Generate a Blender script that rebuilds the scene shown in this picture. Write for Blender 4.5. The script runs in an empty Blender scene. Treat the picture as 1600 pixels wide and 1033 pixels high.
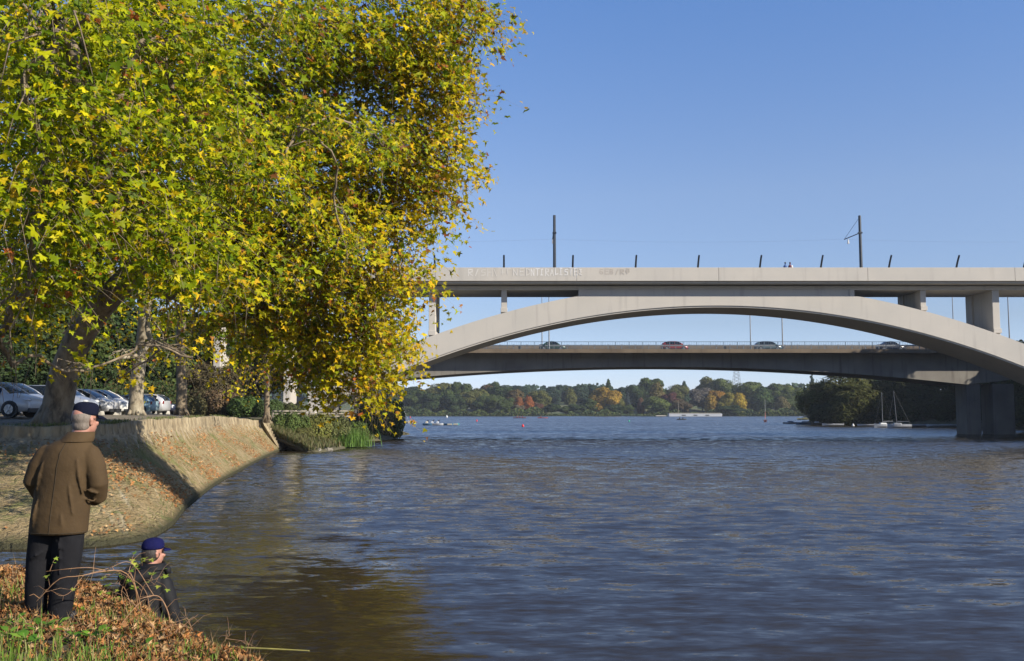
import bpy, bmesh, math, random
import numpy as np
from mathutils import Vector, Matrix
R = math.radians
sc = bpy.context.scene
col = sc.collection
rng = np.random.default_rng(7)
random.seed(7)

# ---------------------------------------------------------------- camera, sky, sun, exposure
F = 1500.0; PITCH = math.atan((642 - 516.5) / F); EYE = 3.6
cam = bpy.data.cameras.new("camera"); cam.lens = 36 * F / 1600; cam.sensor_width = 36
cam.clip_start = .05; cam.clip_end = 12000
camo = bpy.data.objects.new("camera", cam); col.objects.link(camo)
camo.location = (0, 0, EYE); camo.rotation_euler = (math.pi / 2 + PITCH, 0, 0)
sc.camera = camo
ELEV, AZ = R(29), R(60)                      # sun height; angle right of straight behind the camera
w = bpy.data.worlds.new("World"); sc.world = w; w.use_nodes = True
nt = w.node_tree; bg = nt.nodes['Background']
sky = nt.nodes.new('ShaderNodeTexSky'); sky.sky_type = 'NISHITA'; sky.sun_disc = False
sky.sun_elevation = ELEV; sky.sun_rotation = math.pi - AZ
sky.air_density = 1.0; sky.dust_density = .25; sky.ozone_density = 4.5; sky.altitude = 0
# air colour by height above the horizon: bluer zenith, less green low down
tcw = nt.nodes.new('ShaderNodeTexCoord'); sp = nt.nodes.new('ShaderNodeSeparateXYZ'); nt.links.new(tcw.outputs['Generated'], sp.inputs[0])
rp = nt.nodes.new('ShaderNodeValToRGB'); nt.links.new(sp.outputs[2], rp.inputs[0])
stops = [(0, (.46, .49, .68)), (.035, (.455, .465, .62)), (.09, (.44, .395, .44)), (.22, (.57, .495, .505)), (.40, (.48, .53, .62)), (1, (.46, .52, .62))]
while len(rp.color_ramp.elements) < len(stops): rp.color_ramp.elements.new(.5)
for e, (p_, c_) in zip(rp.color_ramp.elements, stops): e.position = p_; e.color = (*c_, 1)
mu = nt.nodes.new('ShaderNodeMix'); mu.data_type = 'RGBA'; mu.blend_type = 'MULTIPLY'; mu.inputs[0].default_value = 1
nt.links.new(sky.outputs[0], mu.inputs[6]); nt.links.new(rp.outputs[0], mu.inputs[7])
sc2 = nt.nodes.new('ShaderNodeVectorMath'); sc2.operation = 'SCALE'; sc2.inputs[3].default_value = 2; nt.links.new(mu.outputs[2], sc2.inputs[0])
nt.links.new(sc2.outputs[0], bg.inputs[0]); bg.inputs[1].default_value = .084
sun = bpy.data.lights.new("sun", 'SUN'); sun.energy = 5.0; sun.angle = R(.5); sun.color = (1, .92, .80)
suno = bpy.data.objects.new("sun", sun); col.objects.link(suno)
sd = Vector((math.sin(AZ) * math.cos(ELEV), -math.cos(AZ) * math.cos(ELEV), math.sin(ELEV)))
suno.rotation_euler = sd.to_track_quat('Z', 'Y').to_euler(); suno.location = (40, -40, 60)
sc.view_settings.view_transform = 'Standard'; sc.view_settings.look = 'None'
sc.view_settings.exposure = .84; sc.view_settings.gamma = 1
sc.cycles.max_bounces = 8; sc.cycles.transparent_max_bounces = 8
sc.cycles.volume_bounces = 0

# ---------------------------------------------------------------- helpers
def ray(px, py):
    v = (516.5 - py) / F; c, s = math.cos(PITCH), math.sin(PITCH)
    return ((px - 800) / F, c - v * s, s + v * c)
def P(px, py, Y):
    d = ray(px, py); t = Y / d[1]
    return Vector((d[0] * t, Y, EYE + d[2] * t))
def W(px, py, z=0.0):
    d = ray(px, py); t = (z - EYE) / d[2]
    return Vector((d[0] * t, d[1] * t, z))
def tag(o, label=None, cat=None, group=None, kind=None):
    if label: o['label'] = label
    if cat: o['category'] = cat
    if group: o['group'] = group
    if kind: o['kind'] = kind
    return o
def empty(name, loc, label, cat, group=None, rz=0):
    o = bpy.data.objects.new(name, None); col.objects.link(o)
    o.location = loc; o.rotation_euler = (0, 0, rz); o.empty_display_size = .2
    return tag(o, label, cat, group)
def link(name, me, parent=None, m=None):
    o = bpy.data.objects.new(name, me); col.objects.link(o)
    if m is not None and not me.materials: me.materials.append(m)
    if parent is not None: o.parent = parent
    return o
def pyd(name, vs, fs, m, parent=None, smooth=False):
    me = bpy.data.meshes.new(name); me.from_pydata([tuple(v) for v in vs], [], fs); me.update()
    if smooth: me.polygons.foreach_set('use_smooth', [True] * len(me.polygons))
    return link(name, me, parent, m)
class MB:
    """collects simple solids that become ONE mesh"""
    def __init__(s): s.v = []; s.f = []
    def add(s, vs, fs):
        n = len(s.v); s.v += [tuple(v) for v in vs]; s.f += [tuple(i + n for i in f) for f in fs]; return s
    def box(s, c, d, rz=0, ry=0, taper=1.0):
        x, y, z = d[0] / 2, d[1] / 2, d[2] / 2
        M = Matrix.Translation(c) @ Matrix.Rotation(rz, 4, 'Z') @ Matrix.Rotation(ry, 4, 'Y')
        vs = [M @ Vector((a * x * (taper if k > 0 else 1), b * y * (taper if k > 0 else 1), k * z)) for k in (-1, 1) for a, b in ((-1, -1), (1, -1), (1, 1), (-1, 1))]
        return s.add(vs, [(3, 2, 1, 0), (4, 5, 6, 7), (0, 1, 5, 4), (1, 2, 6, 5), (2, 3, 7, 6), (3, 0, 4, 7)])
    def tube(s, pts, rs, n=8, cap=True):
        pts = [Vector(p) for p in pts]
        if not hasattr(rs, '__len__'): rs = [rs] * len(pts)
        vs = []; prev = None
        for i, p in enumerate(pts):
            t = (pts[min(i + 1, len(pts) - 1)] - pts[max(i - 1, 0)]).normalized()
            a = prev if prev is not None else (Vector((1, 0, 0)) if abs(t.x) < .8 else Vector((0, 1, 0)))
            u = (a - t * a.dot(t))
            if u.length < 1e-5: u = t.orthogonal()
            u.normalize(); v = t.cross(u); prev = u
            for k in range(n):
                an = 2 * math.pi * k / n; vs.append(p + (u * math.cos(an) + v * math.sin(an)) * rs[i])
        fs = [(i * n + k, i * n + (k + 1) % n, (i + 1) * n + (k + 1) % n, (i + 1) * n + k) for i in range(len(pts) - 1) for k in range(n)]
        if cap: fs += [tuple(range(n - 1, -1, -1)), tuple(range((len(pts) - 1) * n, len(pts) * n))]
        return s.add(vs, fs)
    def rings(s, rings, n=20, cap=True):
        """rings: (cx,cy,cz,rx,ry) ellipses stacked"""
        vs = [(r[0] + r[3] * math.cos(2 * math.pi * k / n), r[1] + r[4] * math.sin(2 * math.pi * k / n), r[2]) for r in rings for k in range(n)]
        L = len(rings)
        fs = [(i * n + k, i * n + (k + 1) % n, (i + 1) * n + (k + 1) % n, (i + 1) * n + k) for i in range(L - 1) for k in range(n)]
        if cap: fs += [tuple(range(n - 1, -1, -1)), tuple(range((L - 1) * n, L * n))]
        return s.add(vs, fs)
    def ball(s, c, r, nu=12, nv=8, rz=0):
        if not hasattr(r, '__len__'): r = (r, r, r)
        M = Matrix.Rotation(rz, 3, 'Z')
        vs = []
        for j in range(1, nv):
            th = math.pi * j / nv
            for k in range(nu):
                ph = 2 * math.pi * k / nu
                q = M @ Vector((r[0] * math.sin(th) * math.cos(ph), r[1] * math.sin(th) * math.sin(ph), r[2] * math.cos(th)))
                vs.append(Vector(c) + q)
        vs += [Vector(c) + Vector((0, 0, r[2])), Vector(c) - Vector((0, 0, r[2]))]
        T, B = len(vs) - 2, len(vs) - 1
        fs = [(j * nu + k, (j + 1) * nu + k, (j + 1) * nu + (k + 1) % nu, j * nu + (k + 1) % nu) for j in range(nv - 2) for k in range(nu)]
        fs += [(T, k, (k + 1) % nu) for k in range(nu)] + [(B, (nv - 2) * nu + (k + 1) % nu, (nv - 2) * nu + k) for k in range(nu)]
        return s.add(vs, fs)
    def prism(s, prof, y0, y1):
        """prof = closed list of (x,z); extruded along y"""
        n = len(prof)
        vs = [(x, y0, z) for x, z in prof] + [(x, y1, z) for x, z in prof]
        fs = [tuple(range(n)), tuple(range(2 * n - 1, n - 1, -1))] + [(i, i + n, (i + 1) % n + n, (i + 1) % n) for i in range(n)]
        return s.add(vs, fs)
    def band(s, top, bot, y0, y1):
        """solid between two polylines (x,z) of equal length"""
        n = len(top)
        vs = [(x, y, z) for y in (y0, y1) for ln in (top, bot) for x, z in ln]
        T0, B0, T1, B1 = 0, n, 2 * n, 3 * n
        fs = []
        for i in range(n - 1):
            fs += [(B0 + i, B0 + i + 1, T0 + i + 1, T0 + i), (T1 + i, T1 + i + 1, B1 + i + 1, B1 + i),
                   (T0 + i, T0 + i + 1, T1 + i + 1, T1 + i), (B0 + i + 1, B0 + i, B1 + i, B1 + i + 1)]
        fs += [(T0, T1, B1, B0), (T0 + n - 1, B0 + n - 1, B1 + n - 1, T1 + n - 1)]
        return s.add(vs, fs)
    def build(s, name, m, parent=None, smooth=False, bevel=0, remesh=0, sub=0, label=None):
        used = sorted({i for f in s.f for i in f})
        if len(used) < len(s.v):
            mp_ = {u: k for k, u in enumerate(used)}; s.v = [s.v[u] for u in used]; s.f = [tuple(mp_[i] for i in f) for f in s.f]
        me = bpy.data.meshes.new(name); me.from_pydata(s.v, [], s.f); me.update()
        if smooth: me.polygons.foreach_set('use_smooth', [True] * len(me.polygons))
        o = link(name, me, parent, m)
        if bevel:
            b = o.modifiers.new('bevel', 'BEVEL'); b.width = bevel; b.segments = 2; b.limit_method = 'ANGLE'
        if remesh:
            b = o.modifiers.new('remesh', 'REMESH'); b.mode = 'VOXEL'; b.voxel_size = remesh; b.use_smooth_shade = True
            b = o.modifiers.new('smooth', 'SMOOTH'); b.factor = .5; b.iterations = 6
        if sub:
            b = o.modifiers.new('sub', 'SUBSURF'); b.levels = sub; b.render_levels = sub
        if label: o['label'] = label
        return o

ALB = .66     # the photograph is exposed fairly bright: base colours stay at real-world values
def mat(name, c1, c2=None, rough=.7, scale=3.0, bump=0.0, bscale=None, metal=0, stretch=(1, 1, 1), detail=6, c3=None, s3=.5, coat=0, spec=None, lo=.35, hi=.65, emis=None):
    c1 = tuple(x * ALB for x in c1); c2 = c2 and tuple(x * ALB for x in c2); c3 = c3 and tuple(x * ALB for x in c3)
    m = bpy.data.materials.new(name); m.use_nodes = True; n = m.node_tree; b = n.nodes['Principled BSDF']
    b.inputs['Roughness'].default_value = rough; b.inputs['Metallic'].default_value = metal
    b.inputs['Coat Weight'].default_value = coat; b.inputs['Coat Roughness'].default_value = .05
    if spec is not None: b.inputs['Specular IOR Level'].default_value = spec
    b.inputs['Base Color'].default_value = (*c1, 1)
    if c2 or bump:
        tc = n.nodes.new('ShaderNodeTexCoord'); mp = n.nodes.new('ShaderNodeMapping'); mp.inputs['Scale'].default_value = stretch
        n.links.new(tc.outputs['Object'], mp.inputs[0])
    if c2:
        def layer(sc_, a, bcol, lo, hi):
            nz = n.nodes.new('ShaderNodeTexNoise'); nz.inputs['Scale'].default_value = sc_; nz.inputs['Detail'].default_value = detail
            nz.inputs['Roughness'].default_value = .65
            n.links.new(mp.outputs[0], nz.inputs[0])
            mr = n.nodes.new('ShaderNodeMapRange'); mr.inputs[1].default_value = lo; mr.inputs[2].default_value = hi
            n.links.new(nz.outputs[0], mr.inputs[0])
            mx = n.nodes.new('ShaderNodeMix'); mx.data_type = 'RGBA'; n.links.new(mr.outputs[0], mx.inputs[0])
            if isinstance(a, tuple): mx.inputs[6].default_value = (*a, 1)
            else: n.links.new(a, mx.inputs[6])
            mx.inputs[7].default_value = (*bcol, 1)
            return mx.outputs[2]
        o = layer(scale, c1, c2, lo, hi)
        if c3: o = layer(scale * s3, o, c3, .5, .68)
        n.links.new(o, b.inputs['Base Color'])
    if bump:
        nz = n.nodes.new('ShaderNodeTexNoise'); nz.inputs['Scale'].default_value = bscale or scale * 4; nz.inputs['Detail'].default_value = 8
        n.links.new(mp.outputs[0], nz.inputs[0])
        bp = n.nodes.new('ShaderNodeBump'); bp.inputs['Strength'].default_value = 1; bp.inputs['Distance'].default_value = bump
        n.links.new(nz.outputs[0], bp.inputs['Height']); n.links.new(bp.outputs[0], b.inputs['Normal'])
    return m

def leafmat(name, trans=.35, objcol=False, rough=.45, spec=.3):
    m = bpy.data.materials.new(name); m.use_nodes = True; n = m.node_tree; b = n.nodes['Principled BSDF']
    out = n.nodes['Material Output']
    at = n.nodes.new('ShaderNodeAttribute'); at.attribute_name = 'col'
    src = at.outputs['Color']
    if objcol:
        oi = n.nodes.new('ShaderNodeObjectInfo'); mx = n.nodes.new('ShaderNodeMix'); mx.data_type = 'RGBA'; mx.blend_type = 'MULTIPLY'
        mx.inputs[0].default_value = 1; n.links.new(src, mx.inputs[6]); n.links.new(oi.outputs['Color'], mx.inputs[7]); src = mx.outputs[2]
    n.links.new(src, b.inputs['Base Color']); b.inputs['Roughness'].default_value = rough; b.inputs['Specular IOR Level'].default_value = spec
    tr = n.nodes.new('ShaderNodeBsdfTranslucent'); n.links.new(src, tr.inputs[0])
    ms = n.nodes.new('ShaderNodeMixShader'); ms.inputs[0].default_value = trans
    n.links.new(b.outputs[0], ms.inputs[1]); n.links.new(tr.outputs[0], ms.inputs[2]); n.links.new(ms.outputs[0], out.inputs[0])
    return m

def inst_mesh(name, tv, tf, pos, nrm, tip, size, colr, twist=0):
    """many copies of a small template (tv verts: x=side,y=tip,z=normal; tf tris) merged to one mesh"""
    tv = np.array(tv, float); tf = np.array(tf, int); N = len(pos); nv = len(tv)
    nrm = nrm / (np.linalg.norm(nrm, axis=1, keepdims=True) + 1e-9)
    tip = tip - nrm * np.sum(tip * nrm, axis=1, keepdims=True)
    tip = tip / (np.linalg.norm(tip, axis=1, keepdims=True) + 1e-9)
    sd_ = np.cross(tip, nrm)
    V = pos[:, None, :] + size[:, None, None] * (tv[None, :, 0:1] * sd_[:, None] + tv[None, :, 1:2] * tip[:, None] + tv[None, :, 2:3] * nrm[:, None])
    V = V.reshape(-1, 3)
    Fc = (tf[None] + (np.arange(N) * nv)[:, None, None]).reshape(-1, tf.shape[1])
    k = tf.shape[1]
    me = bpy.data.meshes.new(name)
    me.vertices.add(len(V)); me.vertices.foreach_set('co', V.astype(np.float32).ravel())
    me.loops.add(Fc.size); me.loops.foreach_set('vertex_index', Fc.astype(np.int32).ravel())
    me.polygons.add(len(Fc)); me.polygons.foreach_set('loop_start', np.arange(0, Fc.size, k, dtype=np.int32))
    me.update(calc_edges=True)
    ca = me.color_attributes.new('col', 'FLOAT_COLOR', 'POINT')
    C = np.ones((N, nv, 4), np.float32); C[:, :, :3] = colr[:, None, :] * ALB
    ca.data.foreach_set('color', C.ravel())
    return me
# plane-tree leaf: five pointed lobes, folded a little along the midrib
_o = [(0, .02), (.24, .04), (.52, -.06), (.32, .20), (.66, .50), (.25, .46), (.22, .60), (0, 1.02)]
def leaf_template():
    vs = []; fs = []
    right = [(x, y - .35, abs(x) * .22 - .10 * (y - .3) ** 2) for x, y in _o]
    left = [(-x, y, z) for x, y, z in right]
    vs = right + left[1:-1]; c = len(vs); vs.append((0, .05, 0))
    R_ = list(range(8)); L_ = [0] + list(range(8, 14)) + [7]
    for i in range(7): fs.append((c, R_[i], R_[i + 1])); fs.append((c, L_[i + 1], L_[i]))
    return vs, fs
LV, LF = leaf_template()
LVd = [(x * .82, y, z + .55 * x * x - .45 * (y - .1) ** 2 + .15 * math.sin(6 * y)) for x, y, z in LV]      # curled, drooping leaf
LVe = [(x * (1.15 - .3 * y), y * .85, -.5 * x * x + .12 * math.sin(9 * x + 4 * y)) for x, y, z in LV]   # wavy broad leaf
# small star for distant leaves
SV = [(0, -.3, 0), (.5, -.1, .08), (.25, .2, .04), (0, .65, -.04), (-.25, .2, .04), (-.5, -.1, .08)]
SF = [(0, 1, 2), (0, 2, 3), (0, 3, 4), (0, 4, 5)]
# leaf clump card for far crowns: an uneven little tuft
QV = [(-.5, -.35, 0), (.1, -.5, .1), (.55, .05, 0), (.2, .5, .12), (-.45, .3, .05)]
QF = [(0, 1, 2), (0, 2, 3), (0, 3, 4)]

# ---------------------------------------------------------------- materials
M = {}
def concrete(name, c1, c2, c3, panel=0):
    """cast concrete: broad blotches, rain streaks running down, fine grain and formwork joints"""
    c1, c2, c3 = [tuple(x * ALB for x in c) for c in (c1, c2, c3)]
    m = bpy.data.materials.new(name); m.use_nodes = True; n = m.node_tree; b = n.nodes['Principled BSDF']; b.inputs['Roughness'].default_value = .85
    b.inputs['Specular IOR Level'].default_value = .25
    tc = n.nodes.new('ShaderNodeTexCoord')
    def nz(scale, st, det=6):
        mp = n.nodes.new('ShaderNodeMapping'); mp.inputs['Scale'].default_value = st; n.links.new(tc.outputs['Object'], mp.inputs[0])
        q = n.nodes.new('ShaderNodeTexNoise'); q.inputs['Scale'].default_value = scale; q.inputs['Detail'].default_value = det; n.links.new(mp.outputs[0], q.inputs[0]); return q.outputs[0]
    def mixc(fac, a, bb, lo, hi):
        mr = n.nodes.new('ShaderNodeMapRange'); mr.inputs[1].default_value = lo; mr.inputs[2].default_value = hi; n.links.new(fac, mr.inputs[0])
        mx = n.nodes.new('ShaderNodeMix'); mx.data_type = 'RGBA'; n.links.new(mr.outputs[0], mx.inputs[0])
        if isinstance(a, tuple): mx.inputs[6].default_value = (*a, 1)
        else: n.links.new(a, mx.inputs[6])
        mx.inputs[7].default_value = (*bb, 1); return mx.outputs[2]
    o = mixc(nz(.25, (1, 1, 1)), c1, c2, .38, .66)
    o = mixc(nz(1.0, (1.6, 1.6, .12)), o, c3, .56, .80)
    o = mixc(nz(9, (1, 1, 1)), o, c3, .60, .95)
    if panel:
        wv = n.nodes.new('ShaderNodeTexWave'); wv.wave_type = 'BANDS'; wv.bands_direction = 'X'; wv.inputs['Scale'].default_value = panel; wv.inputs['Distortion'].default_value = 0
        n.links.new(tc.outputs['Object'], wv.inputs[0]); o = mixc(wv.outputs[1], o, tuple(x * .72 for x in c3), .992, 1.0)
    n.links.new(o, b.inputs['Base Color'])
    bp = n.nodes.new('ShaderNodeBump'); bp.inputs['Distance'].default_value = .006; n.links.new(nz(14, (1, 1, 1)), bp.inputs['Height']); n.links.new(bp.outputs[0], b.inputs['Normal'])
    return m
M['conc'] = concrete('pale_concrete', (.61, .565, .495), (.56, .525, .465), (.45, .42, .375))
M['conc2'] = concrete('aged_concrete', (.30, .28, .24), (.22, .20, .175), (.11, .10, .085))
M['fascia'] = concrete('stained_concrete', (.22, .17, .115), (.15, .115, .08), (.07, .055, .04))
M['pier'] = concrete('shade_darkened_concrete', (.20, .19, .17), (.14, .135, .125), (.08, .075, .07))  # darker than the girder concrete: the piers' shade is painted into this colour
M['asphalt'] = mat('asphalt', (.06, .06, .062), (.045, .045, .047), .9, 2)
M['steel'] = mat('blue_painted_steel', (.012, .022, .035), (.02, .03, .045), .45, 4)
M['galv'] = mat('galvanised_steel', (.32, .33, .34), (.24, .25, .26), .45, 4, metal=.6)
M['rail'] = mat('grey_blue_rail', (.14, .19, .24), (.10, .14, .18), .5, 4)
M['bark'] = mat('plane_bark', (.16, .115, .065), (.32, .25, .16), .9, 3.2, .05, 11, stretch=(1, 1, .5), c3=(.06, .045, .03), s3=.7)
M['barkpale'] = mat('pale_plane_bark', (.40, .34, .24), (.24, .19, .12), .9, 2.5, .02, 9, stretch=(1, 1, .5), c3=(.5, .45, .33), s3=.7)
M['twig'] = mat('twig_bark', (.17, .12, .07), (.28, .22, .13), .9, 3)
M['farbark'] = mat('dark_bark', (.06, .05, .04), (.10, .08, .06), .9, 1)
M['leaf'] = leafmat('plane_leaf', .48, rough=.5, spec=.12)
M['bushleaf'] = leafmat('shrub_leaf', .25, True, .6)
M['crown'] = leafmat('far_foliage', .12, True, .8, .1)
M['litter'] = leafmat('fallen_leaf', .12, False, .75, .15)
M['grass'] = leafmat('grass_blade', .3, False, .6)
# ---------------------------------------------------------------- water
WS, WM = .26, .44
def water_material():
    m = bpy.data.materials.new('river_water'); m.use_nodes = True; n = m.node_tree; b = n.nodes['Principled BSDF']
    b.inputs['Base Color'].default_value = (.023, .0175, .009, 1); b.inputs['Roughness'].default_value = .04; b.inputs['IOR'].default_value = 1.333
    geo = n.nodes.new('ShaderNodeNewGeometry')
    def mapped(st, rz=0):
        mp = n.nodes.new('ShaderNodeMapping'); mp.inputs['Scale'].default_value = st; mp.inputs['Rotation'].default_value = (0, 0, rz)
        n.links.new(geo.outputs['Position'], mp.inputs[0]); return mp.outputs[0]
    def noise(vec, scale, det, rough=.5, dist=0):
        q = n.nodes.new('ShaderNodeTexNoise'); q.inputs['Scale'].default_value = scale; q.inputs['Detail'].default_value = det
        q.inputs['Roughness'].default_value = rough; q.inputs['Distortion'].default_value = dist; n.links.new(vec, q.inputs[0]); return q.outputs[0]
    def math_(op, a, bb):
        q = n.nodes.new('ShaderNodeMath'); q.operation = op
        for i, x in enumerate((a, bb)):
            if isinstance(x, (int, float)): q.inputs[i].default_value = x
            else: n.links.new(x, q.inputs[i])
        return q.outputs[0]
    def slope(vec, scale, det, ax, ay, dist=0.0):
        q = n.nodes.new('ShaderNodeTexNoise'); q.inputs['Scale'].default_value = scale; q.inputs['Detail'].default_value = det; q.inputs['Roughness'].default_value = .5; q.inputs['Distortion'].default_value = dist
        n.links.new(vec, q.inputs[0])
        v = n.nodes.new('ShaderNodeVectorMath'); v.operation = 'SUBTRACT'; n.links.new(q.outputs['Color'], v.inputs[0]); v.inputs[1].default_value = (.5, .5, .5)
        k = n.nodes.new('ShaderNodeVectorMath'); k.operation = 'MULTIPLY'; n.links.new(v.outputs[0], k.inputs[0]); k.inputs[1].default_value = (ax, ay, 0); return k.outputs[0]
    def vadd(a, b_):
        v = n.nodes.new('ShaderNodeVectorMath'); v.operation = 'ADD'
        for i, x in enumerate((a, b_)):
            if isinstance(x, tuple): v.inputs[i].default_value = x
            else: n.links.new(x, v.inputs[i])
        return v.outputs[0]
    s_ = slope(mapped((.75, 2.0, 1), R(5)), 4.0, 2, .22, WS, .5)
    s_ = vadd(s_, slope(mapped((.62, 1.6, 1), R(-8)), 1.3, 3, .22, WM, .4))
    s_ = vadd(s_, slope(mapped((.9, .8, 1), R(10)), .95, 3, .12, .22, .4))
    s_ = vadd(s_, slope(mapped((.6, 1.0, 1), R(-14)), .33, 3, .04, .06, .3))
    s_ = vadd(s_, slope(mapped((.5, 1.2, 1), R(12)), .10, 2, .03, .05))
    gust = noise(mapped((.5, 1.8, 1)), .03, 3)
    mr = n.nodes.new('ShaderNodeMapRange'); mr.inputs[1].default_value = .35; mr.inputs[2].default_value = .65; mr.inputs[3].default_value = .85; mr.inputs[4].default_value = 1.15
    n.links.new(gust, mr.inputs[0])
    # sheltered, calmer water close to the near bank; open water roughens outwards
    sy = n.nodes.new('ShaderNodeSeparateXYZ'); n.links.new(geo.outputs['Position'], sy.inputs[0])
    far_ = n.nodes.new('ShaderNodeMapRange'); far_.inputs[1].default_value = 8; far_.inputs[2].default_value = 110; far_.inputs[3].default_value = .78; far_.inputs[4].default_value = 1.2; n.links.new(sy.outputs[1], far_.inputs[0])
    k = n.nodes.new('ShaderNodeVectorMath'); k.operation = 'SCALE'; n.links.new(vadd(s_, (0, -.115, 0)), k.inputs[0]); n.links.new(math_('MULTIPLY', mr.outputs[0], far_.outputs[0]), k.inputs[3])
    nv = n.nodes.new('ShaderNodeVectorMath'); nv.operation = 'NORMALIZE'; n.links.new(vadd(k.outputs[0], (0, 0, 1)), nv.inputs[0])
    n.links.new(nv.outputs[0], b.inputs['Normal'])
    return m
M['water'] = water_material()
tag(pyd('water', [(-2500, -60, 0), (2500, -60, 0), (2500, 900, 0), (-2500, 900, 0)], [(0, 1, 2, 3)], M['water']), 'rippled blue and brown river water under both bridges', kind='structure')

def catmull(pts, n):
    pts = [np.array(p, float) for p in pts]; P_ = [2 * pts[0] - pts[1]] + pts + [2 * pts[-1] - pts[-2]]
    out = []
    m = len(pts) - 1
    for i in range(n):
        t = i / (n - 1) * m; k = min(int(t), m - 1); u = t - k; a, b_, c, d = P_[k:k + 4]
        out.append(.5 * ((2 * b_) + (-a + c) * u + (2 * a - 5 * b_ + 4 * c - d) * u ** 2 + (-a + 3 * b_ - 3 * c + d) * u ** 3))
    return np.array(out)

# ---------------------------------------------------------------- left embankment
SHORE = [(-70, 25), (-40, 25), (-22, 25), (-13.5, 25.4), (-10.6, 26.6), (-10.6, 30), (-12.2, 36.5), (-14.4, 47), (-15.8, 55), (-18.0, 68), (-19.6, 78), (-20.9, 87)]
TOPL = [(-70, 36), (-40, 36), (-26, 36), (-19.5, 36.2), (-16.8, 37.2), (-16.0, 39.5), (-16.4, 43.5), (-17.6, 51), (-19.0, 58), (-21.3, 69), (-22.9, 78), (-22.6, 87)]
NS = 260
sh = catmull(SHORE, NS); tp = catmull(TOPL, NS)
PROF = [(-.06, -.5), (-.01, -.02), (0, .16), (.05, .26), (.15, .50), (.3, .84), (.45, 1.17), (.6, 1.50), (.72, 1.80), (.82, 2.08), (.9, 2.34), (.96, 2.56), (1.0, 2.72)]
def zfac(s): return float(np.interp(s, (0, .35, .55, .84, .93, 1), (.945, .945, 1, 1, .95, .84)))
vs = []; fs = []
def bumpy(i, j): return (math.sin(i * 1.7 + j * 2.3) * math.cos(i * .63 - j * 1.1)) * .03
for i in range(NS):
    for j, (t, z) in enumerate(PROF):
        p = sh[i] * (1 - t) + tp[i] * t
        vs.append((p[0], p[1], z * (zfac(i / (NS - 1)) if z > 0 else 1) + (bumpy(i, j) if 2 < j < 12 else 0)))
nj = len(PROF)
for i in range(NS - 1):
    for j in range(nj - 1): fs.append((i * nj + j, (i + 1) * nj + j, (i + 1) * nj + j + 1, i * nj + j + 1))
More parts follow.
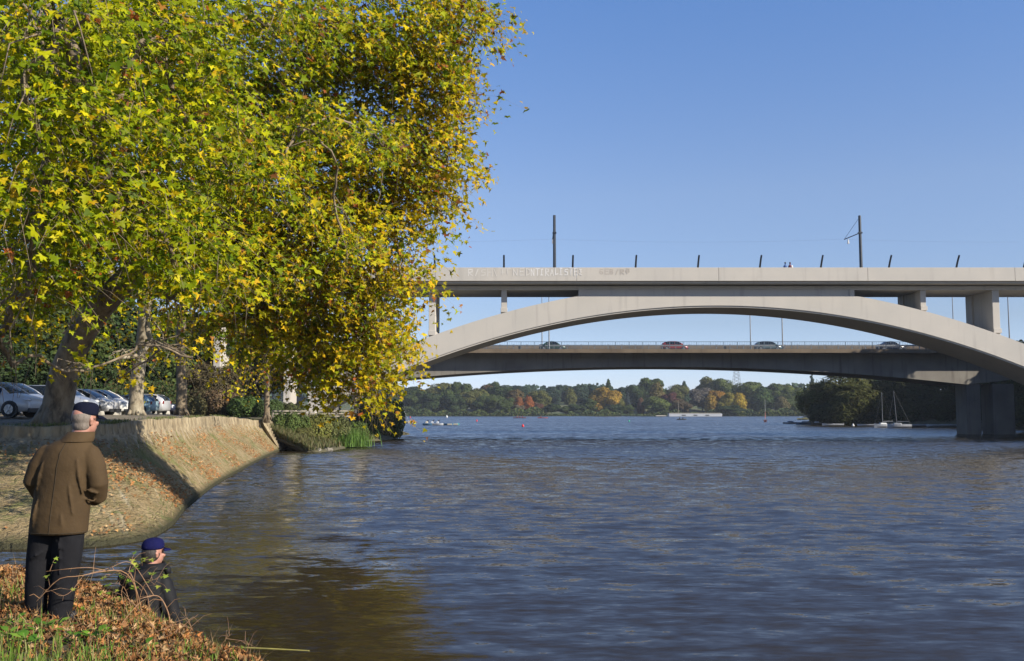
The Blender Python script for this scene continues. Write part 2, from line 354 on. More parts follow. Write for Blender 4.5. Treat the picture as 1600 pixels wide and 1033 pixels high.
def bank_material():
    m = bpy.data.materials.new('embankment_stone'); m.use_nodes = True; n = m.node_tree; b = n.nodes['Principled BSDF']; b.inputs['Roughness'].default_value = .95
    b.inputs['Specular IOR Level'].default_value = .1
    tc = n.nodes.new('ShaderNodeTexCoord')
    def nz(scale, det=8, rough=.6, st=(1, 1, 1)):
        mp = n.nodes.new('ShaderNodeMapping'); mp.inputs['Scale'].default_value = st; n.links.new(tc.outputs['Object'], mp.inputs[0])
        q = n.nodes.new('ShaderNodeTexNoise'); q.inputs['Scale'].default_value = scale; q.inputs['Detail'].default_value = det; q.inputs['Roughness'].default_value = rough
        n.links.new(mp.outputs[0], q.inputs[0]); return q.outputs[0]
    def mixc(fac, a, bb, lo, hi):
        mr = n.nodes.new('ShaderNodeMapRange'); mr.inputs[1].default_value = lo; mr.inputs[2].default_value = hi; n.links.new(fac, mr.inputs[0])
        mx = n.nodes.new('ShaderNodeMix'); mx.data_type = 'RGBA'; n.links.new(mr.outputs[0], mx.inputs[0])
        if isinstance(a, tuple): mx.inputs[6].default_value = (*a, 1)
        else: n.links.new(a, mx.inputs[6])
        mx.inputs[7].default_value = (*bb, 1); return mx.outputs[2]
    vo = n.nodes.new('ShaderNodeTexVoronoi'); vo.feature = 'DISTANCE_TO_EDGE'; vo.inputs['Scale'].default_value = 2.6; n.links.new(tc.outputs['Object'], vo.inputs[0])
    o = mixc(nz(1.1), (.25, .18, .085), (.36, .275, .15), .35, .65)
    o = mixc(nz(3.2), o, (.15, .135, .055), .52, .66)
    o = mixc(nz(.5), o, (.15, .175, .05), .52, .68)
    o = mixc(nz(9), o, (.13, .10, .05), .50, .72)
    o = mixc(nz(30), o, (.48, .41, .28), .56, .74)
    o = mixc(nz(2.0), o, (.14, .15, .05), .56, .70)
    at = n.nodes.new('ShaderNodeAttribute'); at.attribute_name = 'flow'
    mpf = n.nodes.new('ShaderNodeMapping'); mpf.inputs['Scale'].default_value = (1.6, .5, 1); n.links.new(at.outputs['Vector'], mpf.inputs[0])
    qf = n.nodes.new('ShaderNodeTexNoise'); qf.inputs['Scale'].default_value = 1.3; qf.inputs['Detail'].default_value = 6; qf.inputs['Distortion'].default_value = .3; n.links.new(mpf.outputs[0], qf.inputs[0])
    o = mixc(qf.outputs[0], o, (.20, .165, .09), .55, .74)
    o = mixc(qf.outputs[0], o, (.42, .36, .24), .40, .26)
    mr = n.nodes.new('ShaderNodeMapRange'); mr.inputs[1].default_value = 0; mr.inputs[2].default_value = .05; mr.inputs[3].default_value = .22; mr.inputs[4].default_value = 0
    n.links.new(vo.outputs[0], mr.inputs[0])
    mx = n.nodes.new('ShaderNodeMix'); mx.data_type = 'RGBA'; n.links.new(mr.outputs[0], mx.inputs[0]); n.links.new(o, mx.inputs[6]); mx.inputs[7].default_value = (.12, .10, .06, 1); o = mx.outputs[2]
    # wet mossy foot
    sep = n.nodes.new('ShaderNodeSeparateXYZ'); n.links.new(tc.outputs['Object'], sep.inputs[0])
    o = mixc(sep.outputs[2], (.06, .055, .03), (1, 1, 1), .10, .28) if False else o
    mr = n.nodes.new('ShaderNodeMapRange'); mr.inputs[1].default_value = .12; mr.inputs[2].default_value = .34; mr.inputs[3].default_value = 1; mr.inputs[4].default_value = 0
    n.links.new(sep.outputs[2], mr.inputs[0])
    mx = n.nodes.new('ShaderNodeMix'); mx.data_type = 'RGBA'; n.links.new(mr.outputs[0], mx.inputs[0]); n.links.new(o, mx.inputs[6]); mx.inputs[7].default_value = (.05, .048, .028, 1)
    n.links.new(mx.outputs[2], b.inputs['Base Color'])
    ad = n.nodes.new('ShaderNodeMath'); ad.operation = 'ADD'; n.links.new(nz(6), ad.inputs[0])
    cl = n.nodes.new('ShaderNodeMapRange'); cl.inputs[1].default_value = 0; cl.inputs[2].default_value = .12; cl.inputs[4].default_value = .18; n.links.new(vo.outputs[0], cl.inputs[0]); n.links.new(cl.outputs[0], ad.inputs[1])
    bp = n.nodes.new('ShaderNodeBump'); bp.inputs['Distance'].default_value = .24; n.links.new(ad.outputs[0], bp.inputs['Height']); n.links.new(bp.outputs[0], b.inputs['Normal'])
    return m
M['bank'] = bank_material()
emb = pyd('embankment', vs, fs, M['bank'], smooth=True)
acc = np.concatenate([[0], np.cumsum(np.linalg.norm(np.diff((sh + tp) / 2, axis=0), axis=1))])
fa_ = emb.data.attributes.new('flow', 'FLOAT_VECTOR', 'POINT'); fa_.data.foreach_set('vector', np.array([(acc[i], t * 4, 0) for i in range(NS) for (t, z) in PROF], np.float32).ravel())
tag(emb, 'dished stone embankment curving down to the water', kind='structure')
M['wall'] = mat('pale_ribbed_stone', (.44, .36, .22), (.24, .18, .10), .9, 2.2, .06, 5, stretch=(1, 1, .15), c3=(.12, .09, .05), s3=1.9)
vs = []; fs = []
NW = 900
shw = catmull(TOPL, NW)
dirw = np.gradient(shw, axis=0); nrw = np.stack([dirw[:, 1], -dirw[:, 0]], 1); nrw /= np.linalg.norm(nrw, axis=1, keepdims=True)
arc = np.concatenate([[0], np.cumsum(np.linalg.norm(np.diff(shw, axis=0), axis=1))])
ctr = np.array([-40, 60])
shq = catmull(SHORE, NW)
WP = [(-.84, 2.10), (-.91, 2.36), (-.965, 2.60), (.10, 2.80), (.05, 3.0), (.03, 3.20), (-.28, 3.23), (-.30, 3.1)]
for i in range(NW):
    rib = .035 * math.sin(arc[i] * 2 * math.pi / .42) + .03 * math.sin(arc[i] * 5.3)
    for j, (o_, z) in enumerate(WP):
        q = shw[i] + nrw[i] * (o_ + (rib if j < 6 else 0)) if o_ > -.5 else shq[i] * (1 + o_) - shw[i] * o_ + nrw[i] * rib; vs.append((q[0], q[1], z * zfac(i / (NW - 1)) + (.03 * math.sin(arc[i] * 1.9) if j > 4 else 0)))
k = len(WP)
for i in range(NW - 1):
    for j in range(k - 1): fs.append((i * k + j, (i + 1) * k + j, (i + 1) * k + j + 1, i * k + j + 1))
tag(pyd('retaining_wall', vs, fs, M['wall'], smooth=True), 'low pale ribbed stone wall along the top of the embankment', 'wall')

# ---------------------------------------------------------------- plateau / car park ground and left land
M['dirt'] = mat('trodden_earth', (.17, .13, .09), (.27, .22, .15), .95, .8, .04, 6, c3=(.10, .12, .045), s3=.35)
inner = [(-70, 60), (-60, 60), (-45, 55), (-36, 50), (-28, 46), (-24, 46), (-24, 47), (-26, 53), (-28, 60), (-31, 70), (-33, 78), (-34, 92)]
inn = catmull(inner, NS)
vs = []; fs = []
for i in range(NS):
    for t in (0, .12, .4, 1):
        p = tp[i] * (1 - t) + inn[i] * t; vs.append((p[0], p[1], [3.16, 3.22, 3.33, 3.40][int(t > 0) + int(t > .2) + int(t > .9)] * (1 - (1 - zfac(i / (NS - 1))) * (1 - t)) + .02 * math.sin(i * .7 + t * 9)))
for i in range(NS - 1):
    for j in range(3): fs.append((i * 4 + j, (i + 1) * 4 + j, (i + 1) * 4 + j + 1, i * 4 + j + 1))
base = len(vs)
# inland sheet reaching far left and back
out = [(-2500, 36 + (i / (NS - 1)) * 900) for i in range(NS)]
for i in range(NS): vs.append((out[i][0], out[i][1], 6))
for i in range(NS - 1): fs.append((i * 4 + 3, (i + 1) * 4 + 3, base + i + 1, base + i))
tag(pyd('ground', vs, fs, M['dirt'], smooth=True), 'trodden earth of the car park under the plane trees', kind='structure')
# spit and land by and beyond the bridges
M['soil'] = mat('dark_bank_soil', (.07, .06, .035), (.12, .11, .05), .95, 1.2, .05, 5)
SP = [W(446, 702), W(470, 706), W(505, 706), W(540, 700), W(565, 694), W(575, 690), W(600, 688), W(622, 684), W(626, 680), Vector((-17.5, 150, 0)), Vector((-40, 170, 0)), Vector((-160, 220, 0)), Vector((-420, 420, 0)), Vector((-700, 690, 0))]
SPI = [(-22.6, 87), (-24, 89), (-24, 91), (-24, 94), (-23, 97), (-22, 101), (-21, 110), (-20.5, 120), (-21, 126), (-24, 142), (-44, 160), (-165, 210), (-430, 410), (-720, 690)]
sa = catmull([(p.x, p.y) for p in SP], 160); sb = catmull(SPI, 160)
vs = []; fs = []
for i in range(160):
    d = (sa[i] - sb[i]); d /= np.linalg.norm(d) + 1e-6
    for (t, z, off) in ((0, -.6, .5), (0, .12, 0), (.15, .5, 0), (.55, 1.2, 0), (1, 2.9, 0)):
        p = sa[i] * (1 - t) + sb[i] * t + d * off; vs.append((p[0], p[1], z + .08 * math.sin(i * 1.3 + t * 5)))
    vs.append((sb[i][0] - 14 - i * .3, sb[i][1] + 2, 3.36)); vs.append((-2500, sb[i][1] * 1.2 + 60, 3.9))
for i in range(159):
    for j in range(6): fs.append((i * 7 + j, (i + 1) * 7 + j, (i + 1) * 7 + j + 1, i * 7 + j + 1))
tag(pyd('riverbank', vs, fs, M['soil'], smooth=True), 'dark overgrown river bank beyond the embankment', kind='structure')

# steps at the end of the embankment
st = empty('stone_steps', (-21.6, 87.6, 0), 'pale stone steps with a low side kerb at the end of the embankment', 'steps')
for k in range(9):
    f = k / 8; MB().box((-1.0 + 1.35 * f, .3, 2.45 - 2.2 * f), (1.0, 2.2, .32)).build('step', M['wall'], st, bevel=.02)
for y_ in (-.9, 1.5): MB().tube([(-.9, y_, 2.72), (.65, y_, .3)], .16, 4).build('kerb', M['wall'], st)

# ---------------------------------------------------------------- near bank (where the men stand)
EDGE = [(-60, 10.6), (-12, 10.6), (-5.9, 10.6), (-4.6, 10.1), (-3.75, 9.3), (-3.3, 8.75), (-2.75, 8.0), (-2.05, 7.25), (-1.55, 6.65), (-.9, 5.4), (0, 3.2), (1.4, 0), (2.5, -6), (3, -20)]
EA = np.array(EDGE)
def edge_d(x, y):
    """signed distance to the crest line of the near bank, + inland"""
    p = np.array([x, y]); a = EA[:-1]; b_ = EA[1:]; ab = b_ - a
    t = np.clip(((p - a) * ab).sum(1) / (ab * ab).sum(1), 0, 1); q = a + ab * t[:, None]
    d = np.linalg.norm(p - q, axis=1); k = int(d.argmin())
    cr = ab[k][0] * (p - a[k])[1] - ab[k][1] * (p - a[k])[0]
    return -d[k] if cr > 0 else d[k]
def near_z(x, y):
    d = edge_d(x, y)
    n_ = .035 * math.sin(x * 2.1 + y * 1.3) + .03 * math.sin(x * 4.7 - y * 3.9) + .015 * math.sin(x * 11 + y * 9)
    if d >= .0: return 1.93 + n_ - .12 * math.exp(-d * 2.5)
    if d > -.75: return 1.81 + n_ + d * 1.55
    if d > -2: return .65 + (d + .75) * .55 + n_ * .5
    return -.04 + (d + 2) * .3
xs = np.concatenate([np.linspace(-60, -9, 30), np.linspace(-8.8, 3.5, 110)]); ys = np.concatenate([np.linspace(-20, 1, 16), np.linspace(1.3, 13.5, 110)])
vs = [(x, y, near_z(x, y)) for x in xs for y in ys]; ny = len(ys)
fs = [(i * ny + j, (i + 1) * ny + j, (i + 1) * ny + j + 1, i * ny + j + 1) for i in range(len(xs) - 1) for j in range(ny - 1)]
M['nearsoil'] = mat('leafy_soil', (.10, .07, .04), (.05, .045, .025), .95, 3, .03, 14, c3=(.10, .13, .03), s3=.4)
tag(pyd('near_bank', vs, fs, M['nearsoil'], smooth=True), 'near bank of leaf-covered earth and grass where the two men are', kind='structure')

# ---------------------------------------------------------------- far shore and right bank
M['lawn'] = mat('far_lawn', (.07, .11, .03), (.10, .12, .045), .95, .05, c3=(.13, .10, .05), s3=2)
vs = []; fs = []; xx = np.linspace(-2600, 2600, 90); prof = [(668, -.5), (672, .6), (690, 1.6), (740, 6), (800, 12), (900, 17), (1400, 20), (4000, 30), (9000, 60)]
for i, x in enumerate(xx):
    for y, z in prof: vs.append((x * (1 if y < 1000 else 3), y + (8 * math.sin(x * .013) if y < 750 else 0), z + (2 * math.sin(x * .01) if z > 5 else 0)))
k = len(prof)
for i in range(len(xx) - 1):
    for j in range(k - 1): fs.append((i * k + j, (i + 1) * k + j, (i + 1) * k + j + 1, i * k + j + 1))
tag(pyd('far_shore', vs, fs, M['lawn'], smooth=True), 'far shore of lawns rising behind the lake', kind='structure')
RS = catmull([(420, -60), (200, 20), (130, 70), (94, 104), (81, 120), (84, 136), (102, 152), (112, 205), (106, 224), (94, 236), (81, 252), (80, 266), (100, 290), (200, 420), (330, 560), (520, 690)], 120)
vs = []; fs = []
for i, p in enumerate(RS):
    for o_, z in ((-1, -.6), (0, .1), (2.5, 1.0), (12, 2.6), (60, 5), (900, 9)):
        vs.append((p[0] + o_, p[1] - (o_ * .2 if o_ < 100 else 0), z + .1 * math.sin(i * 2.1 + o_)))
for i in range(len(RS) - 1):
    for j in range(5): fs.append((i * 6 + j, i * 6 + j + 1, (i + 1) * 6 + j + 1, (i + 1) * 6 + j))
tag(pyd('right_bank', vs, fs, M['soil'], smooth=True), 'dark wooded right bank behind the bridge pier', kind='structure')
# ---------------------------------------------------------------- near bridge (open-spandrel concrete arch)
Y0, Y1 = 105.3, 112.9
b1 = empty('arch_bridge', P(1121, 640, 105.3), 'pale concrete arch bridge with open spandrels and a graffiti-marked parapet, the nearer one', 'bridge')
bm = Vector(b1.location)
def Lp(p): return (p.x - bm.x, p.z - bm.z)
def part(mb, name, m, par=b1, **k):
    """mb in world coordinates with y absolute -> local to the bridge"""
    mb.v = [(x - bm.x, y - bm.y, z - bm.z) for x, y, z in mb.v]; return mb.build(name, m, par, **k)
us = np.linspace(-640, 640, 121)
def ext(u): return max(443.2 + .00041 * u * u, 462.8)
def inr(u): return 480 + .000415 * u * u
def q2(px, py, Y=Y0): p = P(px, py, Y); return (p.x, p.z)
part(MB().band([q2(1121 + u, ext(u)) for u in us], [q2(1121 + u, inr(u) - 2.6) for u in us], Y0, Y1), 'arch', M['conc'])
part(MB().band([q2(1121 + u, inr(u) - 2.61) for u in us], [q2(1121 + u, inr(u)) for u in us], Y0 + .13, Y1 - .13), 'arch_rib', M['conc'])
# abutment blocks under the arch ends
for s in (-1, 1):
    x, z = q2(1121 + s * 632, 628); part(MB().box((x + s * 2.6, (Y0 + Y1) / 2, z - 2.6), (6, 8.6, 3.4)), 'abutment', M['conc'], bevel=.08)
XL, XR = -75, 125
zt = P(800, 418, 103.9).z; zb = P(800, 439, 103.9).z; zs = P(800, 445, 104.6).z; zg = P(800, 453, 105.6).z
# parapet in cast lengths with narrow joints
edges = [XL] + [P(x, 430, 103.9).x for x in (680, 901, 1123, 1356, 1586)] + [XR]
edges = [XL, P(460, 430, 103.9).x] + edges[1:]
for a, b_ in zip(edges[:-1], edges[1:]):
    part(MB().box(((a + b_) / 2, 104.05, (zt + zb) / 2), (b_ - a - .03, .3, zt - zb)), 'parapet', M['conc'], bevel=.015)
part(MB().box(((XL + XR) / 2, 113.95, (zt + zb) / 2), (XR - XL, .3, zt - zb)), 'far_parapet', M['conc'])
part(MB().box(((XL + XR) / 2, 109, (zb + zs) / 2 + .05), (XR - XL, 9.55, zb - zs - .1)), 'deck_slab', M['conc'])
part(MB().band([(XL, zs), (XR, zs)], [(XL, zg), (XR, zg)], 105.7, 112.5), 'deck_girder', M['conc'])
tr = MB();
for y in (106.5, 108, 110, 111.5): tr.box(((XL + XR) / 2, y, zb + .09), (XR - XL, .12, .16))
part(tr, 'tram_rail', M['galv'])
part(MB().box(((XL + XR) / 2, 105.3, zb + .2), (XR - XL, 2.1, .38)), 'footway', M['conc'])
# solid spandrel over the crown
xa, xb = P(905, 458, Y0).x, P(1335.5, 458, Y0).x
part(MB().box(((xa + xb) / 2, (Y0 + Y1) / 2, (zg + P(800, 463.5, Y0).z) / 2 - .02), (xb - xa, Y1 - Y0 - .5, zg - P(800, 463.5, Y0).z - .01)), 'spandrel_wall', M['conc'])
for x in (908, 1332):
    jb = MB().box((P(x, 458, Y0).x, Y0 + .25, (zg + P(800, 463.3, Y0).z) / 2), (.55, .16, zg - P(800, 463.3, Y0).z + .02))
    part(jb, 'joint_pier', M['conc'])
for px, wd in ((340, .75), (450, .75), (556, .72), (675, .72), (787.5, .62), (1444, .62), (1557.5, .78), (1672, .78), (1790, .78)):
    x = P(px, 500, 105.8).x; u = px - 1121
    zlow = P(px, ext(u), Y0).z - .35 if abs(u) < 600 else 2.5
    h = zg - zlow
    t = MB()
    for yy in (106.6, 111.4): t.box((x, yy, zlow + h / 2), (wd, 1.5, h))
    t.box((x, 109, zlow + h / 2), (wd * .55, 3.3, h - .01))
    t.box((x, 109, zlow + .35 + .35), (wd + .12, 6.7, .5))
    part(t, 'pillar', M['conc'], bevel=.03)
# graffiti: stroke lettering laid on the parapet face
G = {'R': [[(0, 0), (0, 1), (.6, .95), (.6, .6), (0, .5), (.7, 0)]], 'A': [[(0, 0), (.35, 1), (.7, 0)], [(.12, .35), (.6, .35)]], '/': [[(.1, 0), (.5, .95)]],
     'S': [[(.65, .95), (.1, .9), (.05, .55), (.6, .48), (.62, .05), (0, 0)]], 'H': [[(0, 0), (0, 1)], [(.7, 0), (.7, 1)], [(0, .55), (.7, .55)]], '?': [[(.1, .9), (.5, 1), (.5, .6), (.1, .35)]],
     'V': [[(0, 1), (.4, 0)]], '+': [[(.3, .1), (.3, .8)], [(0, .4), (.6, .4)]], 'C': [[(.6, .95), (.1, .9), (.05, .4), (.15, .2)]], 'N': [[(0, 0), (0, 1), (.6, 0), (.6, 1)]],
     'E': [[(.65, 1), (.05, .95), (0, 0), (.7, .02)], [(0, .52), (.55, .55)]], 'D': [[(0, 0), (.05, 1), (.6, .8), (.6, .25), (0, 0)]], 'I': [[(.2, 0), (.2, 1)], [(0, 1), (.45, 1)], [(0, 0), (.45, 0)]],
     'T': [[(.3, 0), (.35, 1)], [(0, 1), (.75, 1)]], 'Z': [[(.1, .95), (.5, .9), (.2, .6), (.55, .5), (.1, .12), (.6, 0)]], 'B': [[(0, 0), (0, 1), (.5, .9), (.45, .55), (0, .5), (.55, .35), (.5, .02), (0, 0)]],
     'L': [[(.1, 1), (.05, 0), (.6, .1)]], 'G': [[(.6, .95), (.1, .9), (0, .3), (.3, 0), (.6, .1), (.55, .45), (.1, .5)]], 'O': [[(.3, 0), (0, .4), (.2, .95), (.6, .9), (.7, .35), (.3, 0)], [(.2, .5), (.6, .55)]], 'i': [[(.1, 0), (.35, .9)]]}
def graffiti(name, text, px0, px1, py0, py1, m, r, label):
    kk_ = [0]; cells = len(text); wpx = (px1 - px0) / cells; mb = MB(); rg = random.Random(3)
    for i, ch in enumerate(text):
        if ch == ' ': continue
        jy = rg.uniform(-.1, .1); hh = rg.uniform(.9, 1.12)
        for st_ in G[ch]:
            pts = []
            for (a, b_) in st_:
                p = P(px0 + (i + a * .95) * wpx, py1 - (b_ * hh + jy) * (py1 - py0), 103.9); pts.append((p.x, 103.893, p.z))
            for (p, q) in zip(pts[:-1], pts[1:]):
                kk_[0] += 1; p = Vector(p) - Vector((0, .0007 * kk_[0], 0)); q = Vector(q) - Vector((0, .0007 * kk_[0], 0)); d = (q - p).normalized(); n_ = Vector((-d.z, 0, d.x)) * r
                mb.add([p + n_ - d * r, q + n_ + d * r, q - n_ + d * r, p - n_ - d * r], [(0, 3, 2, 1)])
    o = part(mb, name, m); o['label'] = label
M['paintw'] = mat('chalky_paint', (.80, .77, .72), (.66, .62, .55), .8, 1.2, lo=.3, hi=.65)
M['paintww'] = mat('white_paint', (.86, .85, .83), (.68, .64, .57), .8, 1.2, lo=.3, hi=.7)
M['paintd'] = mat('faded_dark_paint', (.46, .41, .35), (.53, .48, .42), .8, 1.2)
graffiti('graffiti', 'R/SHV+CNED', 732, 832, 420.5, 430.5, M['paintw'], .045, 'faded white painted letters')
graffiti('graffiti', 'NTIRALISTEZ', 830, 912, 420, 430, M['paintww'], .05, 'brighter white painted letters')
graffiti('graffiti', 'GEB/RO', 937, 986, 420.5, 428, M['paintd'], .05, 'faded brown painted letters')

# masts, curved railing posts and tram cable on the near bridge
def mast(px, top, label, arm):
    b = P(px, 418, 106); r = empty('tram_mast', (b.x, 106, zb), label, 'pole', 'overhead line masts on the near bridge')
    z1 = P(px, top, 106).z - zb
    MB().tube([(0, 0, 0), (0, 0, z1)], [.19, .15], 12).build('pole', M['steel'], r)
    MB().tube([(0, 0, 0), (0, 0, .2)], .32, 12).build('base_plate', M['steel'], r)
    zc = P(px, 364, 106).z - zb
    a = MB(); a.tube([(0, 0, zc), arm], .05, 6); a.tube([(0, 0, zc + 1.8), arm], .02, 5); a.box((0, 0, zc), (.42, .42, .16)); a.build('bracket_arm', M['steel'], r)
    i = MB(); i.tube([(arm[0] * .75, arm[1] * .75, arm[2] - .12), (arm[0] * .75, arm[1] * .75, arm[2] - .6)], [.06, .12], 8); i.build('insulator', M['paintww'], r)
    return (b.x + arm[0], 106 + arm[1], zb + arm[2])
zc = P(1344, 364, 106).z - zb
p1 = mast(866.5, 336.5, 'thin dark mast on the near bridge, the left one, seen edge on', (-.12, 2.6, zc - .25))
p2 = mast(1345.5, 337, 'dark mast on the near bridge with a bracket arm, the right one', (-.95, 2.4, zc - .3))
cb = MB(); cp = []
for i in range(41):
    t = i / 40; x = p1[0] + (p2[0] - p1[0]) * (t * 2.2 - .6); u = ((t * 2.2 - .6) % 1); cp.append((x, 108.5, p1[2] - .35 * 4 * u * (1 - u)))
cb.tube(cp, .005, 4); tag(cb.build('overhead_cable', M['galv']), 'thin overhead cable strung between the two masts', 'cable')
names = ['first', 'second', 'third', 'fourth', 'fifth', 'sixth', 'seventh', 'eighth', 'ninth']
posts = [(680, 0), (787.5, 0), (894.5, .03), (992.5, .06), (1089.5, .10), (1186, .16), (1281, .25), (1387, .34), (1492, .42), (1597, .5)]
def curved_post():
    mb = MB(); pts = []
    for i in range(9):
        t = i / 8; pts.append((0, -1.15 * t ** 2, t * 2.78))
    mb.tube(pts, [.13 - .03 * i / 8 for i in range(9)], 8); return mb
proto = None
for i, (px, b_) in enumerate(posts):
    x = P(px, 418, 104.9).x
    lab = ['dark post leaning on the near bridge parapet, at the edge of the foliage', 'upright dark post above the white graffiti, left of the left mast', 'dark post on the parapet just right of the left mast', 'dark post above the faded brown graffiti',
           'dark post on the parapet above the crown of the arch', 'dark curved post just left of the two walkers', 'dark curved post between the two walkers and the right mast', 'dark curved post just right of the right mast',
           'second dark curved post right of the right mast', 'dark curved post cut by the right edge of the picture'][i]
    if proto is None:
        proto = empty('curved_post', (x, 104.9, zb + .02), lab, 'post', 'curved posts along the near bridge parapet')
        curved_post().build('shaft', M['steel'], proto); MB().box((0, 0, .05), (.4, .4, .1)).build('foot_plate', M['steel'], proto)
        r = proto
    else:
        r = proto.copy(); col.objects.link(r); r['label'] = lab; r.location = (x, 104.9, zb + .02)
        for ch in list(proto.children): c_ = ch.copy(); col.objects.link(c_); c_.parent = r
# ---------------------------------------------------------------- far bridge (haunched girder road bridge)
YB = 145.0; YW = 147.4; YE = 158
b2 = empty('girder_bridge', P(1025, 642, YW), 'dark haunched concrete road bridge carrying cars, seen beneath the arch', 'bridge')
bm = Vector(b2.location)
XA, XB = -95, 150
def part2(mb, name, m, **k): return part(mb, name, m, b2, **k)
zf0 = P(800, 545.5, YB).z; zf1 = P(800, 551.5, YB).z
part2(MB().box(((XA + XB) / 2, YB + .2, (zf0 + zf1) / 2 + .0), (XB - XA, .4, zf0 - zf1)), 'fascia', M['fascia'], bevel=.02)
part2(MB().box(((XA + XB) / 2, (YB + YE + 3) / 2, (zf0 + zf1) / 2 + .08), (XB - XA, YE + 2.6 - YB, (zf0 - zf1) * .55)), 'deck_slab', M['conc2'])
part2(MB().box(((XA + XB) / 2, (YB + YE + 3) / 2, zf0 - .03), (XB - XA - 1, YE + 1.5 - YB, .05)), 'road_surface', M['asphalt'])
def low(px):
    d = ((px - 1025) + 485) % 970 - 485 if abs(px - 1025) > 485 else px - 1025
    return 573.2 + .000118 * d * d
pxs = np.linspace(-260, 2350, 200)
zz = (zf0 + zf1) / 2 - .1
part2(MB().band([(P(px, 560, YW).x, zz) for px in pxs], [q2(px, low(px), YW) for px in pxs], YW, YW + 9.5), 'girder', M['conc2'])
part2(MB().box(((XA + XB) / 2, YE + 2.3, (zf0 + P(800, 540.5, YE + 2).z) / 2), (XB - XA, .3, P(800, 540.5, YE + 2).z - zf0)), 'far_parapet', M['fascia'])
rl = MB()
zr = P(800, 534, YB + .2).z; zr0 = zf0 + .05
for z in (zr, zr0 + .1): rl.tube([(XA, YB + .2, z), (XB, YB + .2, z)], .035, 4)
x = XA
while x < XB:
    rl.box((x, YB + .2, (zr + zr0) / 2), (.022, .03, zr - zr0)); x += .26
x = XA
while x < XB:
    rl.box((x, YB + .2, (zr + zr0) / 2), (.07, .07, zr - zr0)); x += 2.05
part2(rl, 'railing', M['rail'])
gr = MB(); zg_ = P(800, 540, YB + 1.4).z
gr.box(((XA + XB) / 2, YB + 1.4, zg_), (XB - XA, .06, .22)); x = XA
while x < XB: gr.box((x, YB + 1.5, (zg_ + zf0) / 2), (.12, .12, zg_ - zf0 + .1)); gr.box((x, YB + 1.43, zg_), (.3, .1, .3)); x += 2.07
part2(gr, 'guard_rail', M['galv'])
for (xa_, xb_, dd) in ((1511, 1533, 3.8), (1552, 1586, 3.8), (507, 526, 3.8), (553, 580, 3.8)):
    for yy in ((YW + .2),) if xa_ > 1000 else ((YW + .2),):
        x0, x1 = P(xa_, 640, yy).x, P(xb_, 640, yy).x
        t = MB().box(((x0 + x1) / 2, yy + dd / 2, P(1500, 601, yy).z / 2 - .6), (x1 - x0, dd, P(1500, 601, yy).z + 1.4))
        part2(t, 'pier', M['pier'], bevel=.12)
for px, py0, lab in ((847, 400, 'left lamp post of the pair on the far bridge near the green car'), (858, 398, 'right lamp post of the pair on the far bridge near the green car'),
                     (1173, 400, 'slim lamp post on the far bridge just left of the grey hatchback'), (1223, 398, 'lamp post on the far bridge just right of the grey hatchback'),
                     (1491, 400, 'lamp post seen between the two right pillars of the arch bridge'), (1578, 398, 'lamp post on the far bridge right of the last pillar')):
    yy = YB + .9 if px in (858, 1223, 1578) else YE
    b_ = P(px, 545, yy); r = empty('street_lamp', (b_.x, yy, zf0), lab, 'lamp post', 'lamp posts on the far bridge')
    MB().tube([(0, 0, 0), (0, 0, 1.2), (0, 0, 12.0)], [.12, .10, .055], 8).build('pole', M['galv'], r)
    MB().tube([(0, 0, 11.9), (0, 1.0 if yy < 150 else -1.0, 12.15)], .045, 6).build('arm', M['galv'], r)
    MB().box((0, 1.35 if yy < 150 else -1.35, 12.15), (.3, .8, .14)).build('lamp_head', M['galv'], r, bevel=.04)
# ---------------------------------------------------------------- cars
def paint(name, c, metal=.3): return mat(name, c, tuple(x * .93 for x in c), .35, 5, coat=.5, metal=metal * .3)
PT = {'silver': paint('silver_paint', (.58, .58, .58), .5), 'bluegrey': paint('bluegrey_paint', (.34, .37, .44), .5), 'white': paint('white_paint_car', (1.1, 1.08, 1.0), 0),
      'dark': paint('dark_paint', (.03, .035, .05), .3), 'pale_blue': paint('pale_blue_paint', (.42, .62, .68), .2), 'navy': paint('navy_paint', (.012, .018, .05), .2),
      'red': paint('red_paint', (.30, .02, .02), .1), 'greyg': paint('green_grey_paint', (.10, .16, .18), .4), 'green': paint('dark_green_paint', (.02, .06, .04), .2)}
M['glass'] = mat('tinted_glass', (.012, .016, .02), rough=.08, spec=.5)
M['tyre'] = mat('tyre_rubber', (.015, .015, .015), (.03, .028, .025), .85, 8)
M['rim'] = mat('alloy_rim', (.5, .5, .5), rough=.35, metal=.8)
M['black'] = mat('black_plastic', (.02, .02, .02), (.03, .03, .03), .6, 5)
M['lampr'] = mat('red_lens', (.25, .01, .01), rough=.15, coat=.5)
M['lampw'] = mat('clear_lens', (.6, .62, .64), rough=.12, coat=.5)
